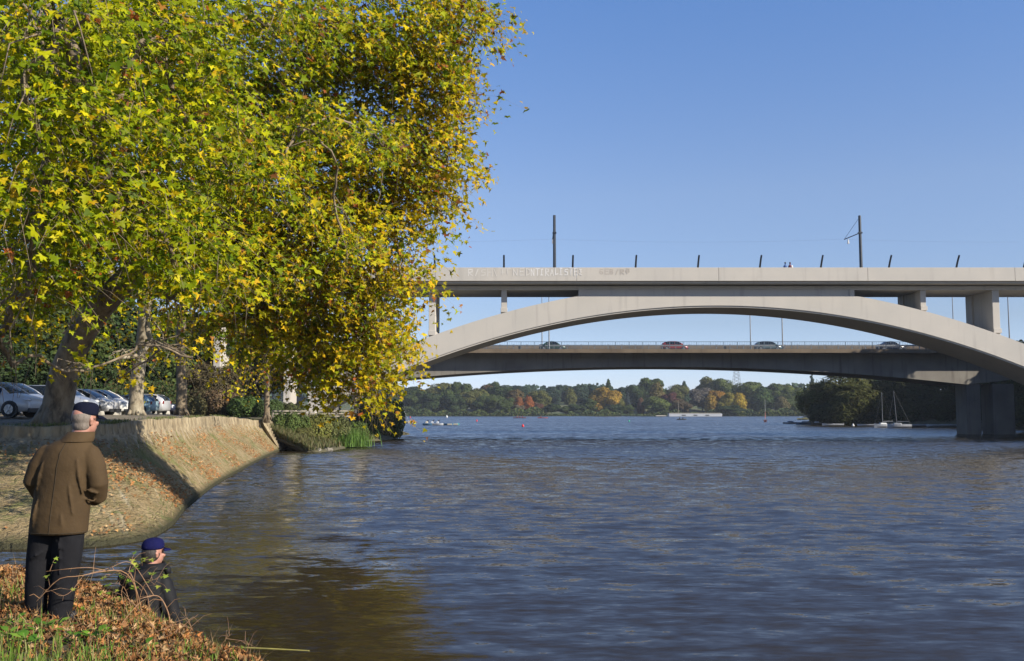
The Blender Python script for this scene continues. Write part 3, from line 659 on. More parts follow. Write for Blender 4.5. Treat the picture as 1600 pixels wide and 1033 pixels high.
def car(name, loc, rz, p, label, cat='car', L=4.0, H=1.45, kind='hatch', group=None):
    r = empty(name, loc, label, cat, group, rz); a = L / 2; hw = .84
    hood = .62 * H; belt = .64 * H
    if kind == 'hatch':   # x, zbottom, zbelt, ztop, halfwidth, roofhalf
        S = [(-a, .35, .62 * H, .66 * H, .66, .50), (-a + .12, .25, .66 * H, .80 * H, .80, .60), (-a + .55, .2, .66 * H, .95 * H, hw, .62), (-a + 1.1, .2, belt, H, hw, .62), (-.1, .2, belt, H, hw, .63), (.35, .2, belt, .985 * H, hw, .62),
             (.95, .2, .62 * H, .80 * H, hw, .64), (1.25, .2, .61 * H, .655 * H, hw, .72), (a - .35, .2, .52 * H, .56 * H, .80, .70), (a - .06, .25, .44 * H, .47 * H, .68, .6), (a, .3, .36 * H, .38 * H, .58, .5)]
        wind = (5, 7); rear = (0, 2); side = (2, 6)
    else:
        S = [(-a, .35, .58 * H, .62 * H, .66, .56), (-a + .1, .25, .62 * H, .68 * H, .78, .66), (-a + .6, .2, .64 * H, .70 * H, hw, .66), (-a + 1.15, .2, belt, .95 * H, hw, .62), (-.2, .2, belt, H, hw, .63), (.3, .2, belt, .985 * H, hw, .62),
             (.85, .2, .62 * H, .82 * H, hw, .64), (1.15, .2, .61 * H, .65 * H, hw, .72), (a - .35, .2, .54 * H, .57 * H, .80, .70), (a - .06, .25, .46 * H, .49 * H, .70, .6), (a, .3, .38 * H, .4 * H, .6, .5)]
        wind = (5, 7); rear = (2, 3); side = (3, 6)
    ring = []
    for (x, zb_, zbelt, ztop, h, rh) in S:
        ring.append([(x, h * .94, zb_), (x, h, zb_ + (zbelt - zb_) * .45), (x, h * .97, zbelt), (x, rh, ztop - .02), (x, rh * .5, ztop + .015), (x, 0, ztop + .02),
                     (x, -rh * .5, ztop + .015), (x, -rh, ztop - .02), (x, -h * .97, zbelt), (x, -h, zb_ + (zbelt - zb_) * .45), (x, -h * .94, zb_)])
    n = 11; vs = [v for q in ring for v in q]
    fs = [(i * n + k, i * n + k + 1, (i + 1) * n + k + 1, (i + 1) * n + k) for i in range(len(S) - 1) for k in range(n - 1)]
    fs += [(i * n, (i + 1) * n, (i + 1) * n + n - 1, i * n + n - 1) for i in range(len(S) - 1)] + [tuple(range(n - 1, -1, -1)), tuple(range((len(S) - 1) * n, len(S) * n))]
    fs = [f[::-1] for f in fs]
    def fq(i, k): return (i * n + k, i * n + k + 1, (i + 1) * n + k + 1, (i + 1) * n + k)[::-1]
    mid = (side[0] + side[1]) // 2
    G_ = {'side_window': [[fq(i, 2) for i in range(side[0], mid)], [fq(i, 2) for i in range(mid, side[1])], [fq(i, 7) for i in range(side[0], mid)], [fq(i, 7) for i in range(mid, side[1])]],
          'windscreen': [[fq(i, k) for i in range(wind[0], wind[1]) for k in (3, 4, 5, 6)]], 'rear_window': [[fq(i, k) for i in range(rear[0], rear[1]) for k in (3, 4, 5, 6)]]}
    gone = {f for gl in G_.values() for g in gl for f in g}
    bd = MB().add(vs, [f for f in fs if f not in gone])
    for kb, kt in ((2, 3), (8, 7)):       # painted pillars and window frames
        for i in (side[0], mid, side[1]): bd.tube([ring[i][kb], ring[i][kt]], .035, 5)
        bd.tube([ring[i][kt] for i in range(side[0], wind[1] + 1)], .028, 5)
        bd.tube([ring[i][kb] for i in range(side[0], side[1] + 1)], .018, 5)
    bd.build('body', PT[p], r, smooth=True)
    for nm_, gl in G_.items():
        for g in gl: MB().add(vs, g).build(nm_, M['glass'], r, smooth=True)
    for s in (-1, 1):
        MB().ball((a - .16, s * .56, .47 * H), (.17, .16, .09)).build('headlight', M['lampw'], r, smooth=True)
        MB().box((-a + .05, s * .66, .58 * H), (.12, .16, .24)).build('tail_light', M['lampr'], r, bevel=.03)
        MB().ball((.78, s * .93, .66 * H), (.10, .10, .07)).build('mirror', PT[p], r, smooth=True)
    MB().box((a - .02, 0, .26), (.16, 1.3, .2)).build('bumper', M['black'], r, bevel=.04)
    for x in (-a + .72, a - .78):
        for s in (-1, 1):
            wv = MB().tube([(x, s * .62, .31), (x, s * .855, .31)], .37, 20); wv.build('wheel_arch', M['black'], r)
            t = MB().tube([(x, s * .66, .31), (x, s * .69, .31), (x, s * .86, .31), (x, s * .89, .31)], [.27, .31, .31, .27], 22).build('wheel', M['tyre'], r, smooth=False)
            rm = MB().tube([(x, s * .8, .31), (x, s * .885, .31)], .10, 10)
            for k in range(6):
                an = k * math.pi / 3; rm.tube([(x, s * .893, .31), (x + .2 * math.cos(an), s * .893, .31 + .2 * math.sin(an))], .035, 5)
            rm.tube([(x, s * .875, .31), (x, s * .896, .31)], .205, 18)
            rm.build('rim', M['rim'], t)
    return r
GR = 'cars parked in a row under the plane trees'
def pk(px, Y, p, label, kind='hatch', L=4.1, H=1.46, rev=False, rz=-4, z=3.36):
    x = (px - 800) / F * Y; a = L / 2 * math.cos(R(rz))
    car('parked_car', (x - a, Y, z), R(rz + (180 if rev else 0)), p, label, L=L, H=H, kind=kind, group=GR)
pk(66, 42, 'silver', 'silver car with dark wheel, nearest in the row, left of the leaning trunk', L=4.3, H=1.50, rz=-6)
pk(84, 46.5, 'bluegrey', 'grey hatchback directly behind the nearest silver car', L=4.3, H=1.58, rz=-6)
pk(150, 50, 'bluegrey', 'shiny blue-grey car whose bonnet shows right of the leaning trunk', L=4.2, H=1.55)
pk(72, 56, 'dark', 'dark tall car whose roof shows above the others, left of the leaning trunk', L=4.4, H=1.75)
pk(184, 56, 'silver', 'silver car with bare black wheel, left of the white one', L=4.2, H=1.5)
pk(206, 60.5, 'white', 'white round-backed hatchback with pale wheel covers', L=4.1, H=1.55)
pk(222, 66, 'dark', 'dark low car nosing out beside the white hatchback', 'saloon', L=4.3, H=1.42)
pk(246, 72, 'pale_blue', 'pale blue hatchback seen right of the second trunk', L=3.7, H=1.42, rev=True)
pk(264, 76.5, 'silver', 'silver estate car just right of the pale blue hatchback', L=4.2, H=1.55, rev=True)
pk(279, 82, 'navy', 'dark navy car, last on the right of the parked row', 'saloon', L=4.2, H=1.42)
# cars on the far bridge
def bc(px, p, label, kind='hatch', rz=0, z=None):
    yy = YB + 5; x = P(px, 545, yy).x
    car('passing_car', (x, yy, zf0 + .02), R(rz), p, label, L=4.1, H=1.5, kind=kind, group='cars driving over the far bridge')
bc(1054, 'red', 'red hatchback driving on the far bridge'); bc(1200, 'greyg', 'grey-green hatchback on the far bridge beside the lamp post')
bc(863, 'green', 'dark green car on the far bridge, mostly hidden behind the railing', 'saloon'); bc(1391, 'dark', 'dark saloon on the far bridge near where the arch crosses it', 'saloon')
# parking stones
M['stone'] = mat('white_stone', (.55, .52, .45), (.38, .35, .28), .9, 6)
stn = None
places = ['beside the silver car bonnet', 'before the white hatchback', 'by the front wheel of the white hatchback', 'before the dark low car', 'at the foot of the second trunk', 'right of the second trunk', 'under the pale blue hatchback', 'behind the pale blue hatchback', 'beside the silver estate', 'before the navy car', 'at the end of the row']
for i, px in enumerate((157, 184, 198, 210, 221, 234, 241, 251, 262, 276, 284)):
    Y = 54 + i * 3.2; p = ((px - 800) / F * Y, Y, 3.30)
    mb = MB().box((0, 0, .14), (.55, .4, .3), taper=.85); o = mb.build('kerb_stone', M['stone'], bevel=.05)
    o.location = p; o.rotation_euler = (0, 0, i * .7); tag(o, 'small white parking stone ' + places[i], 'stone', 'white stones edging the parked cars')
# wooden rail fence
M['wood'] = mat('grey_wood', (.34, .30, .23), (.24, .21, .16), .9, 4)
fa, fb = P(426, 650, 90), P(552, 650, 96)
fr = empty('wooden_fence', (fa.x, fa.y, 2.85), 'grey wooden rail fence behind the reeds, under the arch foot', 'fence')
d = Vector((fb.x - fa.x, fb.y - fa.y, 0)); npst = 9
for k in range(npst + 1): MB().box((d.x * k / npst, d.y * k / npst, .3), (.13, .13, .95)).build('post', M['wood'], fr)
an = math.atan2(d.y, d.x)
for z in (.22, .48, .74): MB().box((d.x / 2, d.y / 2 - .08, z), (d.length, .05, .13), rz=an).build('rail', M['wood'], fr)

# ---------------------------------------------------------------- boats and buoys
M['hullw'] = mat('white_hull', (.55, .57, .6), (.45, .47, .5), .4, 3); M['hullr'] = mat('dark_red_hull', (.14, .03, .03), (.10, .03, .03), .4, 3)
M['hullb'] = mat('blue_hull', (.03, .10, .20), (.04, .13, .24), .4, 3); M['hullt'] = mat('teal_hull', (.05, .30, .32), (.04, .24, .28), .4, 3)
M['cream'] = mat('cream_hull', (.6, .55, .42), (.5, .45, .35), .5, 3); M['olive'] = mat('olive_cover', (.10, .10, .03), (.14, .13, .04), .8, 3)
M['redsail'] = mat('rust_sail', (.35, .04, .03), (.28, .04, .03), .8, 3); M['buoyr'] = mat('red_buoy', (.75, .02, .03), rough=.4); M['buoyg'] = mat('green_buoy', (.02, .40, .22), rough=.4); M['buoyw'] = mat('white_buoy', (.75, .75, .72), rough=.4)
M['skin'] = mat('skin', (.52, .27, .19), (.44, .20, .14), .55, 12)
def hull(L, B, H, n=9):
    vs = []; fs = []
    for i in range(n):
        t = i / (n - 1); x = -L / 2 + L * t; w_ = B / 2 * (1 - max(0, (t - .45) / .55) ** 2.2) * (.82 + .18 * min(1, t * 3)); sh_ = H * (1 + .25 * (2 * t - 1) ** 2 * (t > .5) + .08 * (t < .5))
        w_ = max(w_, .02)
        vs += [(x, w_, sh_), (x, w_ * .9, sh_ * .45), (x, w_ * .35, -.12), (x, -w_ * .35, -.12), (x, -w_ * .9, sh_ * .45), (x, -w_, sh_), (x, -w_ * .82, sh_ - .02), (x, -w_ * .7, sh_ * .45), (x, w_ * .7, sh_ * .45), (x, w_ * .82, sh_ - .02)]
    for i in range(n - 1):
        for k in range(10): fs.append((i * 10 + k, (i + 1) * 10 + k, (i + 1) * 10 + (k + 1) % 10, i * 10 + (k + 1) % 10))
    fs += [tuple(range(10)), tuple(range(n * 10 - 1, (n - 1) * 10 - 1, -1))]
    return MB().add(vs, fs)
def boat(name, px, py, L, rz, m, label, group=None, B=None, H=.5, mast=0, cabin=None, sail=None, thwarts=True, cat='boat', lean=0, outboard=False):
    p = W(px, py); r = empty(name, (p.x, p.y, 0), label, cat, group, R(rz)); B = B or L * .34
    hull(L, B, H).build('hull', M[m], r)
    if thwarts:
        for x in (-L * .25, L * .05): MB().box((x, 0, H * .8), (.22, B * .82, .04)).build('thwart', M['wood'], r)
    if mast:
        MB().tube([(L * .08, 0, 0), (L * .08 + lean, 0, mast)], [.07, .04], 6).build('mast', M['galv'], r)
        MB().tube([(L * .06, 0, H + .6), (-L * .42, 0, H + .65)], [.05, .04], 6).build('boom', M['galv'], r)
        s = MB(); s.tube([(L * .46, 0, H), (L * .08 + lean * .95, 0, mast * .95)], .012, 4); s.tube([(-L * .48, 0, H), (L * .08 + lean, 0, mast)], .012, 4)
        s.build('stay', M['galv'], r)
    if cabin: MB().box((L * .08, 0, H + .16), (L * .34, B * .6, .36), taper=.8).build('cabin', M[cabin], r, bevel=.05)
    if sail: MB().add([(L * .05, -.05, H + .5), (-L * .4, -.05, H + .6), (L * .05, -.05, H + 2.6), (L * .05, .05, H + .5), (-L * .4, .05, H + .6), (L * .05, .05, H + 2.6)], [(0, 1, 2), (5, 4, 3), (0, 3, 4, 1), (1, 4, 5, 2), (2, 5, 3, 0)]).build('furled_sail', M[sail], r)
    if outboard: MB().box((-L / 2 - .1, 0, H * .8), (.3, .28, .7)).build('outboard_motor', M['black'], r, bevel=.05)
    return r
boat('sailing_dinghy', 627, 661.5, 4.6, 170, 'cream', 'sailing dinghy with bare mast and orange-trimmed hull, left, beside the dark bush', mast=6.2, H=.55, cabin='buoyw')
# pedal boats chained together
for i, (px, m, lab) in enumerate(((668, 'hullb', 'leftmost dark pedal boat of the chained line'), (676, 'cream', 'cream pedal boat second from left in the chained line'), (685, 'hullw', 'pale blue-white pedal boat in the middle of the chained line'), (693, 'hullb', 'deep blue flat boat right of the pedal boats'), (701, 'hullb', 'blue flat boat second from the right in the line'), (710, 'hullt', 'teal and white boat at the right end of the line'))):
    p = W(px, 664.5); r = empty('pedal_boat', (p.x, p.y + (i % 2) * .8, 0), lab, 'boat', 'pedal boats moored in a line'); 
    for s in (-1, 1): MB().rings([(0, s * .5, 0, .001, .001)]) 
    hull(2.4, 1.3, .42).build('hull', M[m], r)
    if i < 3:
        MB().box((-.2, 0, .75), (.7, .9, .5), taper=.7).build('seat_pod', M['hullw' if i else 'cream'], r, bevel=.08)
        MB().ball((.1, .1, 1.1), (.25, .2, .18)).build('cover', M['tyre'], r)
    else: MB().box((.3, -.5, .25), (1.2, .5, .3)).build('side_panel', M['cream'], r, bevel=.03)
def buoy(px, py, r_, m, label):
    p = W(px, py); o = MB().ball((0, 0, r_ * .5), r_, 12, 8).tube([(0, 0, r_), (0, 0, r_ * 2.0)], [r_ * .7, r_ * .45], 8).build('buoy', M[m], smooth=True); o.location = p
    tag(o, label, 'buoy')
buoy(817, 667, .30, 'buoyr', 'large red buoy on open water, nearest one'); buoy(745, 658.5, .3, 'buoyr', 'small distant red buoy left of the large one'); buoy(983, 659, .3, 'buoyg', 'small green buoy on the open water')
buoy(645, 661, .35, 'buoyw', 'white buoy beside the left sailing dinghy'); buoy(698, 652.5, .6, 'buoyw', 'tiny white marker buoy near the far left shore'); buoy(1333, 666, .3, 'buoyw', 'white buoy between the moored rowing boats on the right'); buoy(641, 653, .35, 'buoyr', 'tiny red buoy just past the left sailing dinghy')
def tiny_person(r, loc, shirt, name='person_aboard'):
    q = MB(); x, y, z = loc
    q.rings([(x, y, z, .16, .12), (x, y, z + .3, .2, .13), (x, y, z + .52, .2, .12), (x, y, z + .6, .07, .07), (x, y, z + .66, .06, .06)], 10)
    q.ball((x, y, z + .76), (.09, .10, .12), 8, 6); q.tube([(x, y + .2, z + .5), (x + .2, y + .25, z + .25), (x + .45, y + .1, z + .25)], [.055, .05, .04], 6); q.tube([(x, y - .2, z + .5), (x + .2, y - .25, z + .25), (x + .45, y - .1, z + .25)], [.055, .05, .04], 6)
    return q
def rower(px, py, m, lab, n, shirt, L=6):
    r = boat('rowing_boat', px, py, L, 5, m, lab, H=.35, B=1.0)
    for k in range(n):
        p = W(px, py); q = tiny_person(None, (0, 0, 0), shirt); o = q.build('person', M[shirt], smooth=True); o.location = (p.x - L * .2 + k * 1.3, p.y, .3)
        tag(o, 'person in %s sitting %s aboard the %s' % ({'redsail': 'red', 'black': 'dark clothing'}[shirt], ['at the stern', 'in the middle', 'at the bow'][k], {812: 'left red rowing boat', 848: 'right red rowing boat', 1065: 'small motor boat'}[px]), 'person')
rower(812, 653.5, 'hullr', 'long dark red rowing boat with crew, left one of two in mid-lake', 3, 'redsail', 6.5)
rower(848, 653.5, 'redsail', 'short red rowing boat right of the dark red one in mid-lake', 1, 'redsail', 5)
rower(1065, 656, 'black', 'small dark motor boat heading across below the white barge', 2, 'black', 4)
boat('sailboat', 1196, 659.5, 3.0, 70, 'hullr', 'dark red moored sailboat with a furled rust sail and tall mast', mast=7.2, sail='redsail', H=.7)
boat('sailboat', 1256, 656, 5.2, 10, 'olive', 'olive covered boat with thin mast, farthest of the right moorings', cabin='olive', mast=7, H=.6)
MG = 'boats moored along the dark right bank'
boat('motor_boat', 1237, 662.5, 5, 185, 'hullw', 'small white boat left end of the right moorings', MG, cabin='hullb', H=.45)
boat('motor_boat', 1260, 663.5, 5.5, 175, 'hullb', 'blue-hulled boat with pale deck beside the small white one', MG, cabin='hullw', H=.55)
boat('motor_boat', 1278, 664.5, 3.4, 190, 'black', 'dark boat with grey cover at the tip of the willow', MG, cabin='galv', H=.6)
boat('rowing_boat', 1301, 665, 5.2, 182, 'hullw', 'white rowing boat lying under the willow, left one', MG, H=.42, outboard=True)
boat('rowing_boat', 1357, 665.5, 5.2, 176, 'hullw', 'low white rowing boat left of the two sailboats', MG, H=.38)
boat('rowing_boat', 1363, 663.8, 4.6, 178, 'hullw', 'pale rowing boat behind the one left of the sailboats', MG, H=.38)
boat('sailboat', 1382, 668.5, 4.6, 186, 'hullw', 'grey-white sailboat with mast, left of the moored pair', MG, mast=7.6, H=.75, cabin='galv')
boat('sailboat', 1405, 669, 4.8, 174, 'hullw', 'white sailboat with leaning mast, right of the moored pair', MG, mast=7.8, H=.75, lean=.5, cabin='galv')
boat('rowing_boat', 1432, 665.8, 5.6, 180, 'hullw', 'white rowing boat just right of the two sailboats', MG, H=.4)
boat('rowing_boat', 1470, 666.3, 6.6, 179, 'hullw', 'long white rowing boat next to the bridge pier', MG, H=.42)
# white barge and dock at far shore
p = W(1082, 650.8); r = empty('barge', (p.x, p.y, 0), 'long white barge moored at the far shore with a pole at its left end', 'barge')
MB().box((1.5, 0, .9), (34, 5, 1.9)).build('hull', M['hullw'], r, bevel=.15); MB().box((1, 0, 2.05), (33, 5.4, .3)).build('deck', M['cream'], r)
for x in (-6, 1.5, 9): MB().box((x, -2.56, .8), (2.4, .12, .6)).build('opening', M['black'], r)
MB().box((-20, 0, .5), (7, 3, .5)).build('gangway', M['cream'], r); MB().tube([(-9, 0, 1), (-9, 0, 9)], .14, 6).build('mast', M['wood'], r)
# two walkers on the near bridge
def walker(px, shirt, lab, pack):
    x = P(px, 412, 105).x; zdk = zb
    q = MB()
    q.rings([(0, 0, .86, .15, .11), (0, 0, 1.05, .17, .12), (0, 0, 1.3, .21, .13), (0, 0, 1.43, .19, .11), (0, 0, 1.5, .07, .06), (0, 0, 1.56, .06, .06)], 12)
    q.ball((0.02, 0, 1.68), (.095, .08, .125)); 
    for s in (-1, 1):
        q.tube([(0, s * .08, .9), (s * .12, s * .09, .5), (s * .10, s * .09, .08)], [.085, .06, .045], 8); q.ball((s * .10 + .05, s * .09, .05), (.13, .05, .05))
        q.tube([(0, s * .22, 1.4), (-.04 + s * .05, s * .26, 1.12), (.12, s * .24, .92)], [.055, .045, .035], 8)
    o = q.build('person', M[shirt], remesh=.03); o.location = (x, 105.3, zdk + .09 + .38); tag(o, lab, 'person')
    MB().ball((.01, 0, 1.73), (.105, .09, .10)).build('hair', M['black'], o, smooth=True)
    if pack: MB().ball((.2, 0, 1.25), (.14, .15, .24)).build('backpack', M['paintww'], o, smooth=True)
M['shirtb'] = mat('blue_shirt', (.05, .13, .35), (.04, .10, .28), .8, 6)
M['maroon'] = mat('maroon_shirt', (.16, .02, .04), (.12, .02, .04), .8, 6)
walker(1228, 'shirtb', 'walker in blue top on the near bridge, left of the pair', False); walker(1235.5, 'maroon', 'walker in maroon top with pale backpack on the near bridge, right of the pair', True)
# pylon far behind
p = P(1151, 600, 1300); r = empty('power_pylon', (p.x, 1300, 18), 'lattice power pylon rising far behind the trees', 'pylon')
ly = MB(); Hh = P(1151, 566, 1300).z - 18
def hwid(z): return 6 * (1 - z / Hh) ** 1.1 + 1.6
zs_ = np.linspace(0, Hh, 12)
for a_, b_ in zip(zs_[:-1], zs_[1:]):
    wa, wb = hwid(a_) , hwid(b_)
    for sx, sy in ((-1, -1), (1, -1), (1, 1), (-1, 1)): ly.tube([(sx * wa, sy * wa, a_), (sx * wb, sy * wb, b_)], .2, 4)
    for sy in (-1, 1):
        ly.tube([(-wa, sy * wa, a_), (wb, sy * wb, b_)], .13, 4); ly.tube([(wa, sy * wa, a_), (-wb, sy * wb, b_)], .2, 4)
ly.build('lattice_tower', M['galv'], r)
for z in (.78, .9): MB().tube([(-9, 0, Hh * z), (9, 0, Hh * z)], .35, 4).build('cross_arm', M['galv'], r)
# ---------------------------------------------------------------- people
M['coat'] = mat('olive_brown_cloth', (.088, .055, .024), (.064, .040, .018), .85, 3, .012, 9, spec=.2)
M['seam'] = mat('coat_seam', (.05, .034, .016), rough=.9)
M['trouser'] = mat('charcoal_cloth', (.013, .013, .015), (.020, .020, .023), .9, 4, .01, 10, spec=.08)
M['capnavy'] = mat('navy_cloth', (.008, .010, .026), (.006, .008, .020), .9, 12, .002, 60, spec=.1)
M['capblue'] = mat('blue_cloth', (.010, .011, .075), (.008, .009, .055), .9, 12, .002, 60, spec=.1)
M['jacket'] = mat('black_nylon', (.009, .009, .010), (.015, .015, .017), .7, 4, .012, 9, spec=.18)
M['greyhair'] = mat('grey_hair', (.27, .22, .18), (.16, .13, .10), .8, 60, .004, 140, stretch=(1, 1, .3))
M['darkhair'] = mat('dark_hair', (.02, .015, .012), (.04, .03, .022), .7, 60, .006, 140, stretch=(1, 1, .3))
M['shoe'] = mat('black_leather', (.012, .012, .014), (.02, .02, .022), .4, 8)

def limb(q, pts, rs, n=14):
    """tube with rounded ends"""
    q.tube(pts, rs, n); q.ball(pts[0], rs[0] * .99); q.ball(pts[-1], rs[-1] * .99)
def head_mesh(q, c, yaw, s=1.0):
    """head with skull, jaw, nose, lips and ears; faces +x rotated by yaw"""
    Mx = Matrix.Translation(c) @ Matrix.Rotation(yaw, 4, 'Z') @ Matrix.Scale(s, 4)
    t = MB()
    t.ball((-.012, 0, .035), (.098, .078, .092), 20, 14)
    t.ball((.022, 0, -.035), (.072, .060, .085), 18, 12)
    t.ball((.052, 0, -.082), (.034, .036, .030))
    t.ball((.078, 0, .028), (.022, .050, .016))
    t.tube([(.088, 0, .02), (.106, 0, -.018), (.112, 0, -.030)], [.009, .013, .015], 8); t.ball((.108, 0, -.032), .0165)
    t.ball((.088, 0, -.060), (.014, .024, .006)); t.ball((.086, 0, -.070), (.013, .021, .007))
    for sy in (-1, 1):
        t.ball((.070, sy * .036, -.022), (.022, .022, .020))
        t.ball((-.008, sy * .080, -.012), (.020, .008, .033)); t.ball((-.014, sy * .086, .004), (.018, .008, .016))
    q.add([Mx @ Vector(v) for v in t.v], t.f)
    return Mx
def hand(q, wrist, d, palmn, s=1.0, side=1):
    """palm, four unequal curled fingers and a thumb"""
    d = Vector(d).normalized(); n_ = Vector(palmn); n_ = (n_ - d * n_.dot(d)).normalized(); a = d.cross(n_) * side; w0 = Vector(wrist)
    for k in range(5):
        b0 = w0 + a * (.034 * (k - 2) / 2) * .5; b1 = w0 + d * .085 * s + a * (.036 * (k - 2) / 2); q.tube([b0, b1], .0135 * s, 8)
    for k, L in enumerate((.066, .076, .072, .056)):
        b0 = w0 + d * .085 * s + a * (.033 * (k - 1.5) / 1.5)
        b1 = b0 + (d * .85 + n_ * .5) * L * .5; b2 = b1 + (d * .35 + n_ * .9) * L * .32; b3 = b2 + (n_ * .9 - d * .15) * L * .22
        q.tube([b0, b1, b2, b3], [.0095, .009, .008, .0065], 8); q.ball(b3, .0066)
    t0 = w0 + d * .025 - a * .028; t1 = t0 + (d * .6 - a * .55 + n_ * .4) * .035; t2 = t1 + (d * .8 - a * .1 + n_ * .5) * .032
    q.tube([t0, t1, t2], [.013, .011, .009], 8); q.ball(t2, .0092)

def standing_man(loc, rz, sc_=1.0):
    r = None
    # body: one continuous surface from shoes to head
    q = MB()
    q.rings([(.00, 0, .80, .17, .12), (.01, 0, .92, .18, .13), (.03, 0, 1.08, .17, .12), (.055, .0, 1.22, .18, .12), (.08, .01, 1.34, .15, .10), (.12, .02, 1.45, .10, .08), (.155, .035, 1.50, .072, .072), (.18, .05, 1.60, .068, .072)], 20)
    for (h, k, a) in (((-.09, 0, .84), (-.135, .01, .47), (-.14, .0, .08)), ((.11, 0, .84), (.085, .01, .46), (.055, .0, .06))): limb(q, [h, k, a], [.095, .062, .042])
    limb(q, [(-.08, 0, 1.28), (-.18, -.01, 1.12), (-.12, .20, 1.00)], [.06, .048, .032]); limb(q, [(.23, .01, 1.27), (.325, .0, 1.09), (.22, .18, .98)], [.06, .048, .032])
    hand(q, (-.12, .20, 1.0), (.5, .8, -.2), (.7, -.5, 0), 1, -1); hand(q, (.21, .18, .98), (-.5, .8, -.2), (-.7, -.5, 0))
    yaw = R(64)
    head_mesh(q, (.18, .055, 1.608), yaw, 1.05)
    o = q.build('person', M['skin'], remesh=.008); o.location = loc; o.rotation_euler = (0, 0, rz)
    tag(o, 'standing man in brown coat, dark trousers and navy cap, seen from behind, arms bent', 'person')
    # coat
    c = MB()
    c.rings([(.022, .0, .705, .222, .165), (.022, 0, .73, .226, .168), (.026, 0, .80, .226, .168), (.034, 0, .90, .226, .165), (.045, 0, 1.02, .222, .158), (.055, 0, 1.13, .224, .155), (.065, 0, 1.24, .232, .152), (.075, .0, 1.32, .222, .140), (.085, .005, 1.39, .198, .122), (.102, .01, 1.435, .145, .10), (.125, .02, 1.465, .095, .085)], 40)
    limb(c, [(-.095, .0, 1.325), (-.150, -.015, 1.23), (-.185, -.02, 1.12), (-.175, .06, 1.03), (-.12, .19, .99)], [.088, .085, .080, .070, .058], 18)
    limb(c, [(.250, .0, 1.325), (.298, -.005, 1.23), (.328, -.01, 1.10), (.305, .05, 1.0), (.225, .17, .965)], [.088, .085, .080, .072, .060], 18)
    # drag folds at the elbows and across the back
    for (p, q_, rr) in (((.20, -.125, 1.30), (.245, -.10, 1.02), .016), ((.27, -.085, 1.18), (.37, -.055, 1.10), .013), ((.25, -.09, 1.07), (.36, -.06, 1.02), .014), ((.24, -.07, .99), (.33, -.02, .955), .013), ((-.07, -.125, 1.28), (-.12, -.11, 1.04), .014),
                        ((-.14, -.09, 1.14), (-.24, -.05, 1.08), .012), ((.15, -.14, 1.12), (.19, -.13, .86), .010), ((-.1, -.14, .98), (-.13, -.13, .76), .012), ((.03, -.155, .80), (.01, -.155, .72), .010), ((.10, -.15, .93), (.12, -.15, .73), .010)):
        m_ = [(p[i] + q_[i]) / 2 + (0, -.008, 0)[i] for i in range(3)]; c.tube([p, m_, q_], [rr * .3, rr, rr * .3], 8)
    oc = c.build('coat', M['coat'], o, remesh=.009)
    # collar, shell standing round the neck
    k = MB(); n = 28; vs = []; Lr = [(.125, .02, 1.44, .118, .102), (.142, .032, 1.475, .100, .092), (.158, .042, 1.515, .094, .088), (.158, .040, 1.512, .104, .098), (.138, .025, 1.462, .128, .114), (.122, .018, 1.435, .136, .118)]
    k.rings(Lr, n, cap=False); k.build('collar', M['coat'], oc, smooth=True)
    s = MB(); s.tube([(.100, -.098, 1.43), (.075, -.139, 1.35), (.060, -.1555, 1.24), (.050, -.158, 1.10), (.040, -.163, .98), (.030, -.168, .86), (.024, -.171, .715)], 0.0022, 6)
    s.tube([(.022 + .227 * math.cos(t), .169 * math.sin(t), .722) for t in np.linspace(-math.pi, 0, 20)], .002, 6); s.build('seam', M['seam'], oc)
    # trousers
    t = MB()
    limb(t, [(-.085, .0, .82), (-.105, .005, .64), (-.130, .01, .50), (-.135, .0, .26), (-.135, -.005, .075)], [.118, .110, .097, .088, .080], 20)
    limb(t, [(.105, .0, .82), (.100, .005, .64), (.090, .01, .50), (.070, .0, .26), (.055, -.005, .06)], [.122, .118, .112, .100, .090], 20)
    t.rings([(.01, 0, .70, .19, .13), (.01, 0, .80, .20, .14), (.01, 0, .95, .19, .13)], 24)
    for (p, q_, rr) in (((.05, -.11, .66), (.13, -.105, .58), .012), ((.02, -.09, .30), (.12, -.09, .34), .012), ((.0, -.07, .17), (.12, -.07, .12), .014), ((-.19, -.06, .17), (-.09, -.08, .12), .013), ((-.15, -.1, .52), (-.06, -.09, .57), .011), ((.08, -.13, .78), (.09, -.11, .40), .007)):
        m_ = [(p[i] + q_[i]) / 2 + (0, -.008, 0)[i] for i in range(3)]; t.tube([p, m_, q_], [rr * .3, rr, rr * .3], 8)
    t.build('trousers', M['trouser'], o, remesh=.010)
    for (x, y, a) in ((-.12, .03, R(70)), (.09, .02, R(18))):
        sh_ = MB(); A = Matrix.Translation((x, y, 0)) @ Matrix.Rotation(a, 4, 'Z')
        tt = MB(); tt.ball((-.04, 0, .05), (.06, .042, .05), 14, 10); tt.ball((.08, 0, .035), (.085, .046, .036), 14, 10); tt.ball((.03, 0, .05), (.08, .04, .045), 14, 10); tt.box((.03, 0, .008), (.26, .085, .018))
        sh_.add([A @ Vector(v) for v in tt.v], tt.f); sh_.build('shoe', M['shoe'], o, remesh=.008)
    # hair fringe under the cap and the cap
    A = Matrix.Translation((.18, .055, 1.608)) @ Matrix.Rotation(yaw, 4, 'Z') @ Matrix.Scale(1.02, 4)
    h = MB(); tt = MB(); tt.ball((-.030, 0, .020), (.088, .085, .074), 18, 12); tt.ball((-.040, 0, -.040), (.066, .074, .062), 16, 10); h.add([A @ Vector(v) for v in tt.v], tt.f); h.build('hair', M['greyhair'], o, remesh=.009)
    cp = MB(); tt = MB()
